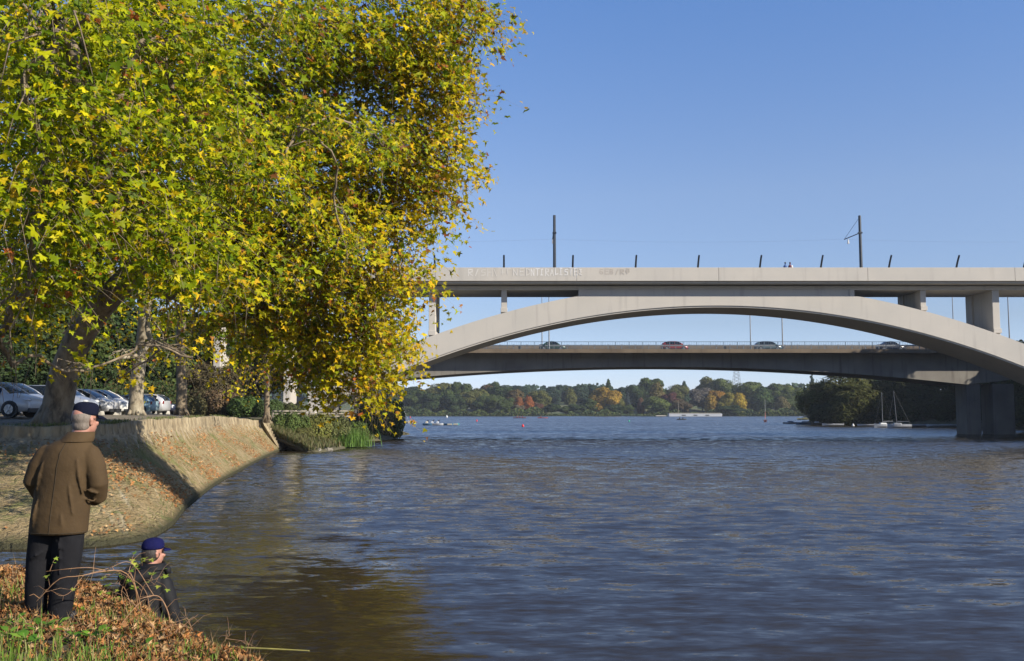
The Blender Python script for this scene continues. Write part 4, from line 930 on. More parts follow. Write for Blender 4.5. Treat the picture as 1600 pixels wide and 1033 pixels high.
    tt.rings([(-.006, 0, .028, .099, .088), (-.005, 0, .050, .101, .089), (-.004, 0, .085, .103, .090), (.0, 0, .115, .100, .086), (.0, 0, .136, .080, .068), (.0, 0, .146, .04, .034)], 28)
    tt.ball((.012, 0, .100), (.08, .075, .03), 16, 8)
    A2 = A @ Matrix.Rotation(R(4), 4, 'Y')
    cp.add([A2 @ Vector(v) for v in tt.v], tt.f); oc2 = cp.build('cap', M['capnavy'], o, smooth=True, sub=1)
    vz = MB(); tt = MB(); vs = []; fs = []; N_ = 13
    for i in range(N_):
        an = R(-62 + 124 * i / (N_ - 1)); ex = .075 * math.cos(an * 1.4)
        for (rr, z) in ((.088, .045), (.098 + ex * .5, .040), (.100 + ex, .022 - .01 * abs(math.sin(an))), (.100 + ex, .016), (.088, .036)): vs.append(((rr + .012) * math.cos(an) - .005, rr * .96 * math.sin(an), z))
    for i in range(N_ - 1):
        for j in range(5): fs.append((i * 5 + j, (i + 1) * 5 + j, (i + 1) * 5 + (j + 1) % 5, i * 5 + (j + 1) % 5))
    vz.add([A2 @ Vector(v) for v in vs], fs); vz.build('visor', M['capnavy'], oc2, smooth=True)
    lt = MB(); lt.tube([A2 @ Vector((.088, y, .030)) for y in (-.05, -.03, -.01)], .012, 4); 
    gl = MB(); gl.tube([A @ Vector((-.005, -.084, .012)), A @ Vector((.075, -.074, .012))], .0022, 5); gl.tube([A @ Vector((.085 , -.036, .002)) + (A.to_3x3() @ Vector((.012, math.cos(a_) * .022, math.sin(a_) * .018))) for a_ in np.linspace(0, 6.28, 14)], .002, 5)
    gl.build('glasses', M['black'], o)
    return o
z0 = near_z(-3.65, 7.75)
man = standing_man((-3.655, 7.8, P(97, 974, 7.8).z), 0)

def second_man(loc, rz):
    q = MB()
    q.rings([(.0, 0, .80, .16, .12), (0, 0, .95, .17, .12), (-.01, 0, 1.15, .18, .12), (-.01, 0, 1.32, .19, .11), (.0, .01, 1.42, .11, .08), (.015, .02, 1.48, .058, .06), (.02, .03, 1.56, .055, .058)], 20)
    for (h, k, a) in (((-.09, 0, .84), (-.11, .06, .46), (-.11, .02, .08)), ((.09, 0, .84), (.11, .06, .46), (.12, .02, .08))):
        limb(q, [h, k, a], [.09, .06, .042]); q.ball((a[0] + .01, a[1] + .07, .04), (.045, .13, .04))
    limb(q, [(-.15, -.01, 1.27), (-.21, .02, 1.06), (-.15, .24, .98)], [.055, .045, .032]); limb(q, [(.14, -.01, 1.27), (.225, .0, 1.06), (.265, .08, .82)], [.055, .045, .032])
    hand(q, (-.15, .24, .98), (.3, .9, .1), (.8, -.2, -.3), 1, -1); hand(q, (.265, .08, .82), (0, .45, -.8), (-.8, 0, 0))
    yaw = R(50); hc = (.03, .045, 1.585)
    head_mesh(q, hc, yaw)
    o = q.build('person', M['skin'], remesh=.008); o.location = loc; o.rotation_euler = (0, 0, rz)
    tag(o, 'man in black hooded jacket and blue cap, low on the bank by the water', 'person')
    c = MB()
    c.rings([(.01, 0, .66, .20, .155), (.01, 0, .78, .205, .16), (.01, 0, .92, .20, .155), (.0, 0, 1.05, .195, .15), (-.01, 0, 1.18, .20, .15), (-.015, 0, 1.28, .205, .142), (-.015, .0, 1.35, .19, .125), (-.01, .0, 1.40, .135, .105), (.0, .01, 1.43, .095, .09)], 36)
    limb(c, [(-.165, .0, 1.31), (-.21, .0, 1.18), (-.23, .02, 1.04), (-.15, .22, .98)], [.085, .08, .075, .055], 18)
    limb(c, [(.150, .0, 1.30), (.195, .0, 1.17), (.235, .0, 1.02), (.262, .05, .90), (.268, .07, .84)], [.086, .083, .078, .068, .058], 18)
    for (p, q_, rr) in (((.05, -.15, 1.25), (.10, -.15, .95), .02), ((.16, -.09, 1.22), (.19, -.09, 1.02), .014), ((.20, -.07, 1.08), (.30, -.04, 1.03), .013), ((.22, -.06, .99), (.32, -.02, .95), .013), ((.23, -.03, .92), (.32, 0, .89), .012), ((-.08, -.15, 1.2), (-.12, -.14, .9), .014)):
        m_ = [(p[i] + q_[i]) / 2 + (0, -.008, 0)[i] for i in range(3)]; c.tube([p, m_, q_], [rr * .3, rr, rr * .3], 8)
    oc = c.build('jacket', M['jacket'], o, remesh=.009)
    h = MB()
    h.tube([(.10, .06, 1.42), (.02, -.10, 1.41), (-.10, -.16, 1.36), (-.19, -.09, 1.37), (-.16, .03, 1.43), (-.06, .09, 1.45)], [.035, .055, .07, .065, .05, .03], 14)
    h.ball((-.09, -.07, 1.37), (.11, .10, .06)); h.build('hood', M['jacket'], oc, remesh=.011)
    k = MB(); k.rings([(.02, .02, 1.41, .112, .104), (.03, .03, 1.45, .098, .094), (.035, .035, 1.50, .092, .09), (.04, .035, 1.498, .106, .103), (.03, .025, 1.44, .126, .115)], 28, cap=False)
    k.tube([(.125, .06, 1.47), (.165, .05, 1.43), (.175, .05, 1.39)], [.02, .035, .03], 10); k.build('collar', M['jacket'], oc, smooth=True)
    t = MB()
    limb(t, [(-.09, 0, .80), (-.12, .05, .48), (-.12, .01, .1)], [.115, .09, .075]); limb(t, [(.09, 0, .80), (.12, .05, .48), (.12, .01, .1)], [.115, .09, .075]); t.build('trousers', M['trouser'], o, remesh=.012)
    A = Matrix.Translation(hc) @ Matrix.Rotation(yaw, 4, 'Z')
    hr = MB(); tt = MB(); tt.ball((-.030, 0, .0), (.090, .086, .092), 18, 12); tt.ball((-.04, 0, -.06), (.07, .066, .045)); hr.add([A @ Vector(v) for v in tt.v], tt.f); hr.build('hair', M['darkhair'], o, remesh=.010)
    cp = MB(); tt = MB(); tt.rings([(-.012, 0, .030, .107, .094), (-.010, 0, .060, .109, .096), (-.008, 0, .095, .106, .092), (-.004, 0, .125, .090, .079), (-.002, 0, .142, .055, .048), (-.002, 0, .146, .02, .018)], 28); cp.add([A @ Vector(v) for v in tt.v], tt.f)
    cpo = cp.build('cap', M['capblue'], o, smooth=True, sub=1)
    vz = MB(); vs = []; fs = []; N_ = 13
    for i in range(N_):
        an = R(-60 + 120 * i / (N_ - 1)); ex = .055 * math.cos(an * 1.4)
        for (rr, z) in ((.092, .045), (.104 + ex, .026), (.104 + ex, .020), (.092, .036)): vs.append(((rr + .012) * math.cos(an), rr * .96 * math.sin(an), z))
    for i in range(N_ - 1):
        for j in range(4): fs.append((i * 4 + j, (i + 1) * 4 + j, (i + 1) * 4 + (j + 1) % 4, i * 4 + (j + 1) % 4))
    vz.add([A @ Vector(v) for v in vs], fs); vz.build('visor', M['capblue'], cpo, smooth=True)
    return o
ml = P(238, 842, 9.25); man2 = second_man((ml.x - .03, 9.25, ml.z - 1.725), 0)
# fishing rod held low over the water
M['rod'] = mat('yellow_rod', (.55, .48, .12), (.40, .36, .10), .4, 20)
ra, rb_ = Vector((ml.x + .27, 9.42, ml.z - .92)), P(483, 1017, 7.4)
rd = MB(); mids = [P(372, 1012, 7.6), P(420, 1014, 7.5)]
rd.tube([P(330, 1008, 7.9), mids[0], mids[1], rb_], [.014, .009, .008, .005], 6); tag(rd.build('fishing_rod', M['rod']), 'thin yellow fishing rod lying out over the water from the near bank', 'fishing rod')

# ---------------------------------------------------------------- near bank litter, grass, weeds, brambles
def colmix(N, pal, jit=.12):
    pal = np.array(pal); c = pal[rng.choice(len(pal), N)]; t = rng.random((N, 1)); c2 = pal[rng.choice(len(pal), N)]
    return np.clip((c * (1 - t * .4) + c2 * t * .4) * (1 + rng.normal(0, jit, (N, 1))), .004, .95)
def nz_arr(X, Y): return np.array([near_z(a, b) for a, b in zip(X, Y)])
X = rng.uniform(-8.0, .2, 58000); Y = rng.uniform(4.8, 11.6, 58000); Dd = np.array([edge_d(a, b) for a, b in zip(X, Y)])
vis = (Dd > -1.3) & (X / Y > -.62)
dens = np.ones(len(X)); g_ = (Y < 7.2) & (X < -3.0); dens[g_] = .45; dens[Dd < -.5] = .4
ok = vis & (rng.random(len(X)) < dens); X, Y, Dd = X[ok], Y[ok], Dd[ok]; N = len(X)
heap = np.clip(1.2 - np.abs(Dd - .35), 0, 1) * .07
Z = nz_arr(X, Y) + rng.random(N) * (.03 + heap)
nr = rng.normal(0, .55, (N, 3)) + [0, 0, 1]; tpv = rng.normal(0, 1, (N, 3))
LVc = [(x, y, z * 1.0 + .35 * x * x + .25 * (y - .1) ** 2) for x, y, z in LV]
LV2 = [(x * .75, y * .9, z + 1.3 * x * x + .18 * math.sin(7 * y + 3 * x)) for x, y, z in LV]
litpal = [(.46, .22, .075), (.38, .17, .06), (.54, .31, .12), (.30, .14, .055), (.60, .40, .20), (.50, .20, .06), (.20, .10, .045)]
lc = colmix(N, litpal)
h_ = N // 2
me = inst_mesh('leaf_litter', LVc, LF, np.stack([X, Y, Z], 1)[:h_], nr[:h_], tpv[:h_], rng.uniform(.025, .058, h_), lc[:h_])
tag(link('leaf_litter', me, None, M['litter']), 'drifts of curled brown plane leaves covering the near bank', 'fallen leaves', kind='stuff')
me = inst_mesh('leaf_litter', LV2, LF, np.stack([X, Y, Z], 1)[h_:], nr[h_:], tpv[h_:], rng.uniform(.03, .06, N - h_), lc[h_:])
tag(link('curled_leaves', me, None, M['litter']), 'tightly curled fallen leaves heaped among the drifts on the near bank', 'fallen leaves', kind='stuff')
# leaves on the embankment slope
N = 15000; I = rng.integers(0, NS - 1, N); T = rng.beta(1.0, 1.3, N); pa = sh[I] * (1 - T[:, None]) + tp[I] * T[:, None]
pt = np.array([p[0] for p in PROF[2:]]); pz = np.array([p[1] for p in PROF[2:]]); Zp = np.interp(T, pt, pz) * np.array([zfac(i_ / (NS - 1)) for i_ in I]) + .05
keep = ((np.sin(pa[:, 1] * .55 + 1) + .6 * np.sin(pa[:, 0] * 1.3 + pa[:, 1] * .8) + rng.normal(0, .45, N)) > .35) & (T > .03) & ((pa[:, 0] > -22) | (pa[:, 1] > 40)); N = int(keep.sum())
me = inst_mesh('bank_leaves', LVc, LF, np.stack([pa[keep, 0], pa[keep, 1], Zp[keep]], 1), rng.normal(0, .35, (N, 3)) + [.3, -.3, 1], rng.normal(0, 1, (N, 3)), rng.uniform(.05, .12, N), colmix(N, litpal))
tag(link('bank_leaves', me, None, M['litter']), 'orange-brown leaves scattered down the stone embankment', 'fallen leaves', kind='stuff')
# grass
def grass(name, X, Y, Zf, hmin, hmax, pal, label, width=.006, kind='stuff', cat='grass', lean=.35, parent=None, m='grass'):
    N = len(X); Z = Zf(X, Y); vs = []; 
    BV = [(-1, 0, 0), (1, 0, 0), (.7, .5, 0), (-.7, .5, 0), (0, 1, 0)]
    h = rng.uniform(hmin, hmax, N); a = rng.uniform(0, 6.283, N); l = rng.uniform(0, lean, N) * h
    up = np.stack([np.cos(a) * l, np.sin(a) * l, h], 1); sdv = np.stack([-np.sin(a), np.cos(a), 0 * a], 1) * width * rng.uniform(.6, 1.4, N)[:, None]
    base = np.stack([X, Y, Z], 1); mid = base + up * .5 + [0, 0, .0]; mid[:, 2] += h * .06; tip = base + up * 1.0; tip[:, :2] += up[:, :2] * .5
    V = np.stack([base - sdv, base + sdv, mid + sdv * .8, mid - sdv * .8, tip], 1).reshape(-1, 3)
    Fc = np.concatenate([np.array([[0, 1, 2], [0, 2, 3], [3, 2, 4]]) + 5 * i for i in range(0)]) if False else (np.array([[0, 1, 2], [0, 2, 3], [3, 2, 4]])[None] + (np.arange(N) * 5)[:, None, None]).reshape(-1, 3)
    me = bpy.data.meshes.new(name); me.vertices.add(len(V)); me.vertices.foreach_set('co', V.astype(np.float32).ravel())
    me.loops.add(Fc.size); me.loops.foreach_set('vertex_index', Fc.astype(np.int32).ravel()); me.polygons.add(len(Fc)); me.polygons.foreach_set('loop_start', np.arange(0, Fc.size, 3, dtype=np.int32)); me.update(calc_edges=True)
    ca = me.color_attributes.new('col', 'FLOAT_COLOR', 'POINT'); C = np.ones((N, 5, 4), np.float32); C[:, :, :3] = colmix(N, pal)[:, None] * ALB; ca.data.foreach_set('color', C.ravel())
    o = link(name, me, parent, M[m])
    if kind: tag(o, label, cat, kind=kind)
    return o
gx, gy = [], []
for (cx, cy, s_, n) in ((-3.9, 6.3, .6, 2300), (-4.6, 6.9, .5, 1200), (-3.2, 5.9, .35, 900), (-4.4, 8.4, .35, 500), (-2.6, 6.0, .3, 500), (-1.75, 6.25, .18, 500), (-2.3, 6.9, .3, 350), (-3.0, 7.9, .3, 350), (-5.3, 8.8, .5, 500), (-2.9, 8.3, .25, 250)):
    gx.append(rng.normal(cx, s_, n)); gy.append(rng.normal(cy, s_ * .8, n))
gx = np.concatenate(gx); gy = np.concatenate(gy)
grass('grass', gx, gy, nz_arr, .04, .17, [(.13, .27, .02), (.20, .34, .03), (.27, .36, .05), (.14, .20, .03), (.36, .32, .12)], 'tufts of short green grass poking through the leaves on the near bank', .0045)
ia = rng.integers(0, NS, 2600); ta = rng.random(2600) * .95
ok2 = np.sin(sh[ia][:, 0] * 1.1 + ta * 9) + np.sin(sh[ia][:, 1] * .45) + rng.normal(0, .5, 2600) > .9; ia, ta = ia[ok2], ta[ok2]
pa2 = sh[ia] * (1 - ta[:, None]) + tp[ia] * ta[:, None]; z2 = np.interp(ta, pt, pz) * np.array([zfac(i_ / (NS - 1)) for i_ in ia])
grass('slope_grass', pa2[:, 0], pa2[:, 1], lambda a, b: z2, .06, .22, [(.16, .19, .05), (.26, .25, .08), (.12, .15, .04), (.36, .30, .15)], 'thin grass growing in patches on the stone embankment', .012)
ia = rng.integers(0, NW, 5200); ia = ia[(np.sin(ia * .05) + rng.normal(0, .5, len(ia))) > -.1]; zedge = 3.17 * np.array([zfac(i_ / (NW - 1)) for i_ in ia]); q2_ = shw[ia] - nrw[ia] * rng.uniform(-.02, .5, (len(ia), 1))
grass('edge_grass', q2_[:, 0], q2_[:, 1], lambda a, b: zedge, .05, .22, [(.14, .19, .04), (.22, .24, .07), (.10, .14, .03), (.30, .26, .12)], 'short grass fringing the top of the embankment wall', .012)
gx = rng.uniform(-7, -1.6, 2600); gy = rng.uniform(5.5, 11, 2600)
grass('dry_grass', gx, gy, lambda a, b: nz_arr(a, b), .05, .22, [(.42, .30, .14), (.34, .22, .10), (.24, .15, .07)], 'thin dry straw stalks among the fallen leaves', .003, lean=1.2)
# broad-leaved weeds
def weed(x, y, label, n=9, s=.10, tall=0.0, pal=((.10, .26, .02), (.18, .36, .03), (.26, .42, .05))):
    z = near_z(x, y); r = empty('weed', (x, y, z), label, 'weed', 'green weeds growing through the leaves')
    V = []; a0 = random.random() * 6
    pos = []; nm = []; tpp = []; sz = []
    st_ = MB()
    for k in range(n):
        a = a0 + k * 2.4; el = random.uniform(.25, 1.0); d = Vector((math.cos(a), math.sin(a), el)).normalized(); h = tall * random.random()
        ps = Vector((math.cos(a) * .02, math.sin(a) * .02, h)); L = s * random.uniform(.7, 1.2)
        st_.tube([(0, 0, h * .8), ps + d * L * .4], .0025, 4)
        pos.append(ps + d * L * .75); tpp.append(d + Vector((0, 0, -.3))); nm.append(Vector((-d.x * .4, -d.y * .4, 1))); sz.append(L)
    if tall: st_.tube([(0, 0, 0), (.01, 0, tall)], .004, 5)
    st_.build('stem', M['twig'], r)
    OV = [(0, -.55, 0), (.20, -.2, .03), (.30, .1, .05), (.16, .4, .02), (0, .6, -.06), (-.16, .4, .02), (-.30, .1, .05), (-.20, -.2, .03)]
    OF = [(0, 1, 7), (1, 2, 7), (2, 6, 7), (2, 3, 6), (3, 5, 6), (3, 4, 5)]
    me = inst_mesh('leaves', OV, OF, np.array([tuple(p) for p in pos]), np.array([tuple(p) for p in nm]), np.array([tuple(p) for p in tpp]), np.array(sz) * 1.0, colmix(n, pal))
    link('leaves', me, r, M['grass'])
WD = [(22, 985, 'bottom left, beside the grass patch'), (60, 1000, 'below the standing man, left'), (88, 992, 'just below the standing man'), (110, 1010, 'below the right shoe of the standing man'), (40, 1022, 'at the lower left corner'), (140, 1024, 'at the bottom edge, right of the grass'),
      (150, 1002, 'right of the lowest grass'), (42, 893, 'at the crest left of the standing man'), (176, 935, 'between the two men, left'), (226, 1012, 'under the brambles near the bottom edge'), (12, 1008, 'at the far left edge')]
for (px, py, lb) in WD:
    d_ = ray(px, py); t = (1.95 - EYE) / d_[2]; weed(d_[0] * t, d_[1] * t, 'green broad-leaved weed ' + lb, 14, .085, .07)
# brambles: arching dry canes with sparse yellow-green leaves
M['cane'] = mat('dry_cane', (.42, .24, .11), (.30, .15, .07), .6, 14)
def bramble(label, canes, leafy, seed):
    rg = random.Random(seed); p0 = Vector(canes[0][0]); r = empty('bramble', p0, label, 'bramble')
    pos = []; nm = []; tpp = []; sz = []
    for pts, rad in [(c_[:-1], c_[-1]) for c_ in canes]:
        cm = catmull([tuple(Vector(p) - p0) for p in pts], 18); MB().tube([Vector(c_) for c_ in cm], [rad * .75 * (1 - .6 * i / 17) for i in range(18)], 6).build('cane', M['cane'], r)
        for i in range(3, 18):
            if rg.random() < .3:
                a = Vector(cm[i]); d = Vector((rg.uniform(-1, 1), rg.uniform(-.6, .6), rg.uniform(-.3, .8))).normalized() * rg.uniform(.05, .22)
                MB().tube([a, a + d * .6 + Vector((0, 0, .02)), a + d], [rad * .45, rad * .3, rad * .2], 4).build('side_shoot', M['cane'], r)
                if rg.random() < leafy:
                    for _ in range(rg.randint(1, 3)):
                        pos.append(a + d * rg.uniform(.5, 1.1)); nm.append((rg.uniform(-.6, .6), rg.uniform(-.8, .2), 1)); tpp.append((rg.uniform(-1, 1), rg.uniform(-1, 1), -.3)); sz.append(rg.uniform(.03, .055))
    if pos:
        me = inst_mesh('leaves', LV, LF, np.array([tuple(p) for p in pos]), np.array(nm), np.array(tpp), np.array(sz), colmix(len(pos), [(.30, .40, .04), (.42, .45, .06), (.2, .34, .03)])); link('leaves', me, r, M['grass'])
def Q(px, py, Y): return tuple(P(px, py, Y))
bramble('arching bramble canes reaching left across the trouser legs of the standing man', [[Q(216, 955, 7.9), Q(210, 915, 7.75), Q(192, 893, 7.6), Q(160, 893, 7.45), Q(125, 900, 7.35), Q(92, 905, 7.3), Q(62, 935, 7.3), .007], [Q(170, 893, 7.5), Q(140, 887, 7.4), Q(105, 889, 7.3), Q(72, 893, 7.3), .004],
        [Q(130, 900, 7.4), Q(110, 925, 7.3), Q(95, 931, 7.25), Q(84, 925, 7.2), .003], [Q(92, 905, 7.3), Q(75, 920, 7.3), Q(57, 940, 7.3), .003], [Q(240, 930, 7.9), Q(205, 880, 7.8), Q(170, 888, 7.7), Q(140, 896, 7.6), .004]], .15, 3)
bramble('bramble with yellow-green leaves rising in front of the crouched man in black', [[Q(222, 960, 8.1), Q(214, 925, 8.0), Q(203, 895, 8.0), Q(185, 893, 8.0), Q(160, 905, 8.0), .006], [Q(235, 965, 8.1), Q(228, 925, 8.1), Q(205, 905, 8.1), Q(190, 915, 8.1), .004], [Q(200, 960, 8.1), Q(190, 925, 8.1), Q(206, 888, 8.1), Q(222, 884, 8.1), .004],
        [Q(215, 950, 8.1), Q(225, 915, 8.1), Q(245, 905, 8.1), Q(240, 915, 8.1), .003], [Q(205, 950, 8.1), Q(195, 920, 8.1), Q(180, 912, 8.1), Q(168, 925, 8.1), .003]], .98, 5)
bramble('tangle of bare bramble canes over the leaves below the man in black', [[Q(268, 985, 7.6), Q(262, 955, 7.6), Q(248, 932, 7.6), Q(225, 934, 7.5), Q(205, 942, 7.5), .007], [Q(200, 935, 7.7), Q(228, 965, 7.5), Q(262, 1010, 7.3), .006], [Q(210, 1000, 7.2), Q(250, 985, 7.2), Q(280, 975, 7.3), Q(300, 982, 7.4), .004],
        [Q(150, 1002, 7.2), Q(180, 985, 7.3), Q(215, 945, 7.5), Q(240, 930, 7.6), .004], [Q(120, 978, 7.2), Q(150, 965, 7.2), Q(185, 962, 7.2), .004], [Q(225, 1000, 7.1), Q(260, 995, 7.1), Q(310, 960, 7.2), .004]], .05, 8)
bramble('bare twigs standing at the edge of the bank near the fishing rod', [[Q(340, 1015, 7.0), Q(352, 1000, 7.0), Q(362, 990, 7.0), .003], [Q(300, 985, 7.3), Q(295, 970, 7.3), Q(290, 962, 7.3), .003], [Q(385, 1020, 6.9), Q(388, 1008, 6.9), Q(383, 1000, 6.9), .003]], .1, 11)
# ---------------------------------------------------------------- plane trees on the left
PAL_G = [(.12, .19, .005), (.24, .31, .006), (.40, .45, .007), (.56, .56, .008), (.70, .62, .012)]
PAL_Y = [(.48, .43, .006), (.64, .50, .008), (.76, .56, .012), (.72, .44, .012), (.54, .45, .006), (.28, .27, .006)]
PAL_O = [(.46, .20, .03), (.42, .12, .025), (.25, .10, .03), (.52, .36, .05)]
def hang_cluster(blobs, per_m3, leaf, pal_mix, seed, perstem=16, drop=(.7, 2.0)):
    """blobs: (centre, radii, yellow share).  drooping twigs through each blob with leaves along them.
    returns leaf arrays and twig list"""
    r = np.random.default_rng(seed); PS = []; NR = []; TP = []; SZ = []; CL = []; TW = []
    for (c, rad, yel) in blobs:
        yel = yel * .8 + .12; c = np.array(c); rad = np.array(rad); vol = 4.19 * rad.prod(); n = max(3, int(vol * per_m3))
        d = r.normal(0, 1, (n, 3)); d /= np.linalg.norm(d, axis=1, keepdims=True); u = r.random((n, 1)) ** .45
        s = c + d * u * rad; s[:, 2] += .35
        out = d * [1, 1, .2]; L = r.uniform(*drop, n)
        # twig path: outward then down
        hd = r.normal(0, .7, (n, 3)) + out * .7; hd[:, 2] = 0
        tb_n = r.normal(0, .42, (n, 3)) + out * .25 + [.45, -.50, .62]; tb_c = 1 + r.normal(0, .12, (n, 1)); sh_c = r.random(n)
        for sub in range(perstem):
            t = 1 - ((sub + r.random(n)) / perstem) ** 1.25
            p = s + hd * (L * .75 * t)[:, None]; p[:, 2] -= L * .62 * t ** 1.6
            off = np.clip(r.normal(0, .15, (n, 3)), -.3, .3) * (.6 + leaf * 3); p = p + off
            nm = tb_n + r.normal(0, .42, (n, 3)); tp_ = off * 1.2 + r.normal(0, .3, (n, 3)) + [0, 0, -.75]
            PS.append(p); NR.append(nm); TP.append(tp_); SZ.append(r.choice([.5, .7, .9, 1.1, 1.35], n, p=[.2, .25, .25, .2, .1]) * r.uniform(.85, 1.15, n) * leaf)
            m = np.clip(sh_c * .55 + r.random(n) * .45, 0, 1); cc = np.array(PAL_G)[r.choice(5, n, p=[.20, .28, .27, .17, .08])]; cy = np.array(PAL_Y)[r.choice(6, n)]; co = np.array(PAL_O)[r.choice(4, n)]
            cc = np.where((m < yel)[:, None], cy, cc); cc = np.where((m > 1 - pal_mix * (.6 + yel))[:, None], co, cc)
            CL.append(cc * 1.1 * tb_c * (1 + r.normal(0, .10, (n, 1))))
        TW += [] if False else [(s[i], s[i] + hd[i] * L[i] * .38 + [0, 0, -L[i] * .2], s[i] + hd[i] * L[i] * .75 + [0, 0, -L[i] * .62]) for i in range(n)]
    return [np.concatenate(a) for a in (PS, NR, TP, SZ, CL)] + [TW]
def twig_mesh(name, TW, r0, m, parent, origin):
    """three-sided tapering twigs, vectorised"""
    T = np.array(TW); N = len(T); V = np.zeros((N, 3, 3, 3)); an = np.array([0, 2.09, 4.19])
    T = T + np.array([[[0, 0, 0], [0, 0, 0], [0, 0, 0]]])
    for k, rr in enumerate((r0, r0 * .75, r0 * .35)):
        V[:, k] = T[:, k][:, None, :] + np.stack([np.cos(an), np.sin(an), an * 0], 1)[None] * rr
    V = V.reshape(-1, 3) - np.array(origin)
    f = []
    for k in range(2):
        for j in range(3): f += [(k * 3 + j, k * 3 + (j + 1) % 3, (k + 1) * 3 + (j + 1) % 3), (k * 3 + j, (k + 1) * 3 + (j + 1) % 3, (k + 1) * 3 + j)]
    Fc = (np.array(f)[None] + (np.arange(N) * 9)[:, None, None]).reshape(-1, 3)
    me = bpy.data.meshes.new(name); me.vertices.add(len(V)); me.vertices.foreach_set('co', V.astype(np.float32).ravel())
    me.loops.add(Fc.size); me.loops.foreach_set('vertex_index', Fc.astype(np.int32).ravel()); me.polygons.add(len(Fc)); me.polygons.foreach_set('loop_start', np.arange(0, Fc.size, 3, dtype=np.int32)); me.update(calc_edges=True)
    return link(name, me, parent, m)
def plane_tree(label, base, trunk, trunk_r, blobs, dens, leaf, mixo, seed, barkm, near=True, limb_r=.16, drop=(.7, 2.0), perstem=16):
    base = Vector(base); r = empty('plane_tree', base, label, 'tree', 'plane trees of the car park')
    tk = [Vector(p) - base for p in trunk]; t = MB(); cm = catmull([tuple(p) for p in tk], 14); rr = np.interp(np.linspace(0, 1, 14), np.linspace(0, 1, len(trunk_r)), trunk_r)
    t.tube([Vector(p) for p in cm], [x * (1 + .04 * math.sin(i * 2.3)) for i, x in enumerate(rr)], 16)
    for k in range(6):
        a = k * 1.05 + seed; R0 = trunk_r[0]; t.tube([(math.cos(a) * R0 * .35, math.sin(a) * R0 * .35, R0 * 1.0), (math.cos(a) * R0 * .95, math.sin(a) * R0 * .95, .12), (math.cos(a) * R0 * 1.5, math.sin(a) * R0 * 1.5, -.2)], [R0 * .4, R0 * .28, R0 * .12], 7)
    t.build('trunk', barkm, r, smooth=True)
    rg = random.Random(seed); top = tk[-1]; top2 = tk[-2]
    lm = MB(); order = sorted(range(len(blobs)), key=lambda i: (Vector(blobs[i][0]) - base - top).length)
    nodes = [(top, limb_r, -1), (top2.lerp(top, .5), limb_r, -1)]; kids = {}
    plan = []
    for i in order:
        c, rad, yel = blobs[i]; e = Vector(c) - base
        j = min(range(len(nodes)), key=lambda k: (nodes[k][0] - e).length + .25 * (nodes[k][0] - top).length)
        plan.append((i, j)); nodes.append((e, max(.03, nodes[j][1] * (.66 if j > 1 else .9)), j))
    for n_, (i, j) in enumerate(plan):
        c, rad, yel = blobs[i]; e, re_, _ = nodes[n_ + 2]; s, rs_, _ = nodes[j]; D_ = (e - s).length
        k1 = s.lerp(e, .3) + Vector((rg.uniform(-.12, .12), rg.uniform(-.12, .12), rg.uniform(.02, .2))) * D_; k2 = s.lerp(e, .68) + Vector((rg.uniform(-.12, .12), rg.uniform(-.12, .12), rg.uniform(-.04, .18))) * D_
        pts = catmull([tuple(s), tuple(k1), tuple(k2), tuple(e)], 14)
        lm.tube([Vector(p) + Vector((rg.uniform(-1, 1), rg.uniform(-1, 1), rg.uniform(-1, 1))) * .012 * D_ for p in pts], [rs_ * .85 + (re_ - rs_ * .85) * k / 13 for k in range(14)], 8)
        for _ in range(7):    # forks through the blob
            q = e + Vector([rg.uniform(-.85, .85) * rad[k] for k in range(3)]); a = Vector(pts[rg.randint(8, 13)]); dq = (q - a).length
            m1 = a.lerp(q, .35) + Vector((rg.uniform(-.2, .2), rg.uniform(-.2, .2), .22)) * dq; m2 = a.lerp(q, .7) + Vector((rg.uniform(-.15, .15), rg.uniform(-.15, .15), .12)) * dq
            lm.tube([a, m1, m2, q, q + Vector((rg.uniform(-.3, .3), rg.uniform(-.3, .3), -.7))], [re_ * .42, re_ * .34, re_ * .25, re_ * .16, re_ * .08], 5)
    lm.build('limbs', barkm, r, smooth=True)
    PS, NR, TP, SZ, CL, TW = hang_cluster(blobs, dens, leaf, mixo, seed, perstem, drop)
    if near:
        k3 = np.random.default_rng(seed + 1).integers(0, 3, len(PS))
        for kk, tv in ((1, LVd), (2, LVe)):
            w_ = k3 == kk; link('leaves', inst_mesh('leaves', tv, LF, PS[w_] - np.array(base), NR[w_], TP[w_], SZ[w_], CL[w_]), r, M['leaf'])
        w_ = k3 == 0; me = inst_mesh('leaves', LV, LF, PS[w_] - np.array(base), NR[w_], TP[w_], SZ[w_], CL[w_])
    else: me = inst_mesh('leaves', SV, SF, PS - np.array(base), NR, TP, SZ, CL)
    print('tree', label[:30], len(PS)); link('leaves', me, r, M['leaf'])
    tag(twig_mesh('twigs', TW, .008 if near else .014, M['twig'], r, base), kind='stuff')
    return r
def B(px, py, Y, rx, rz, ry, yel):
    s = Y / F; return (tuple(P(px, py, Y)), (rx * s, ry, rz * s), yel)
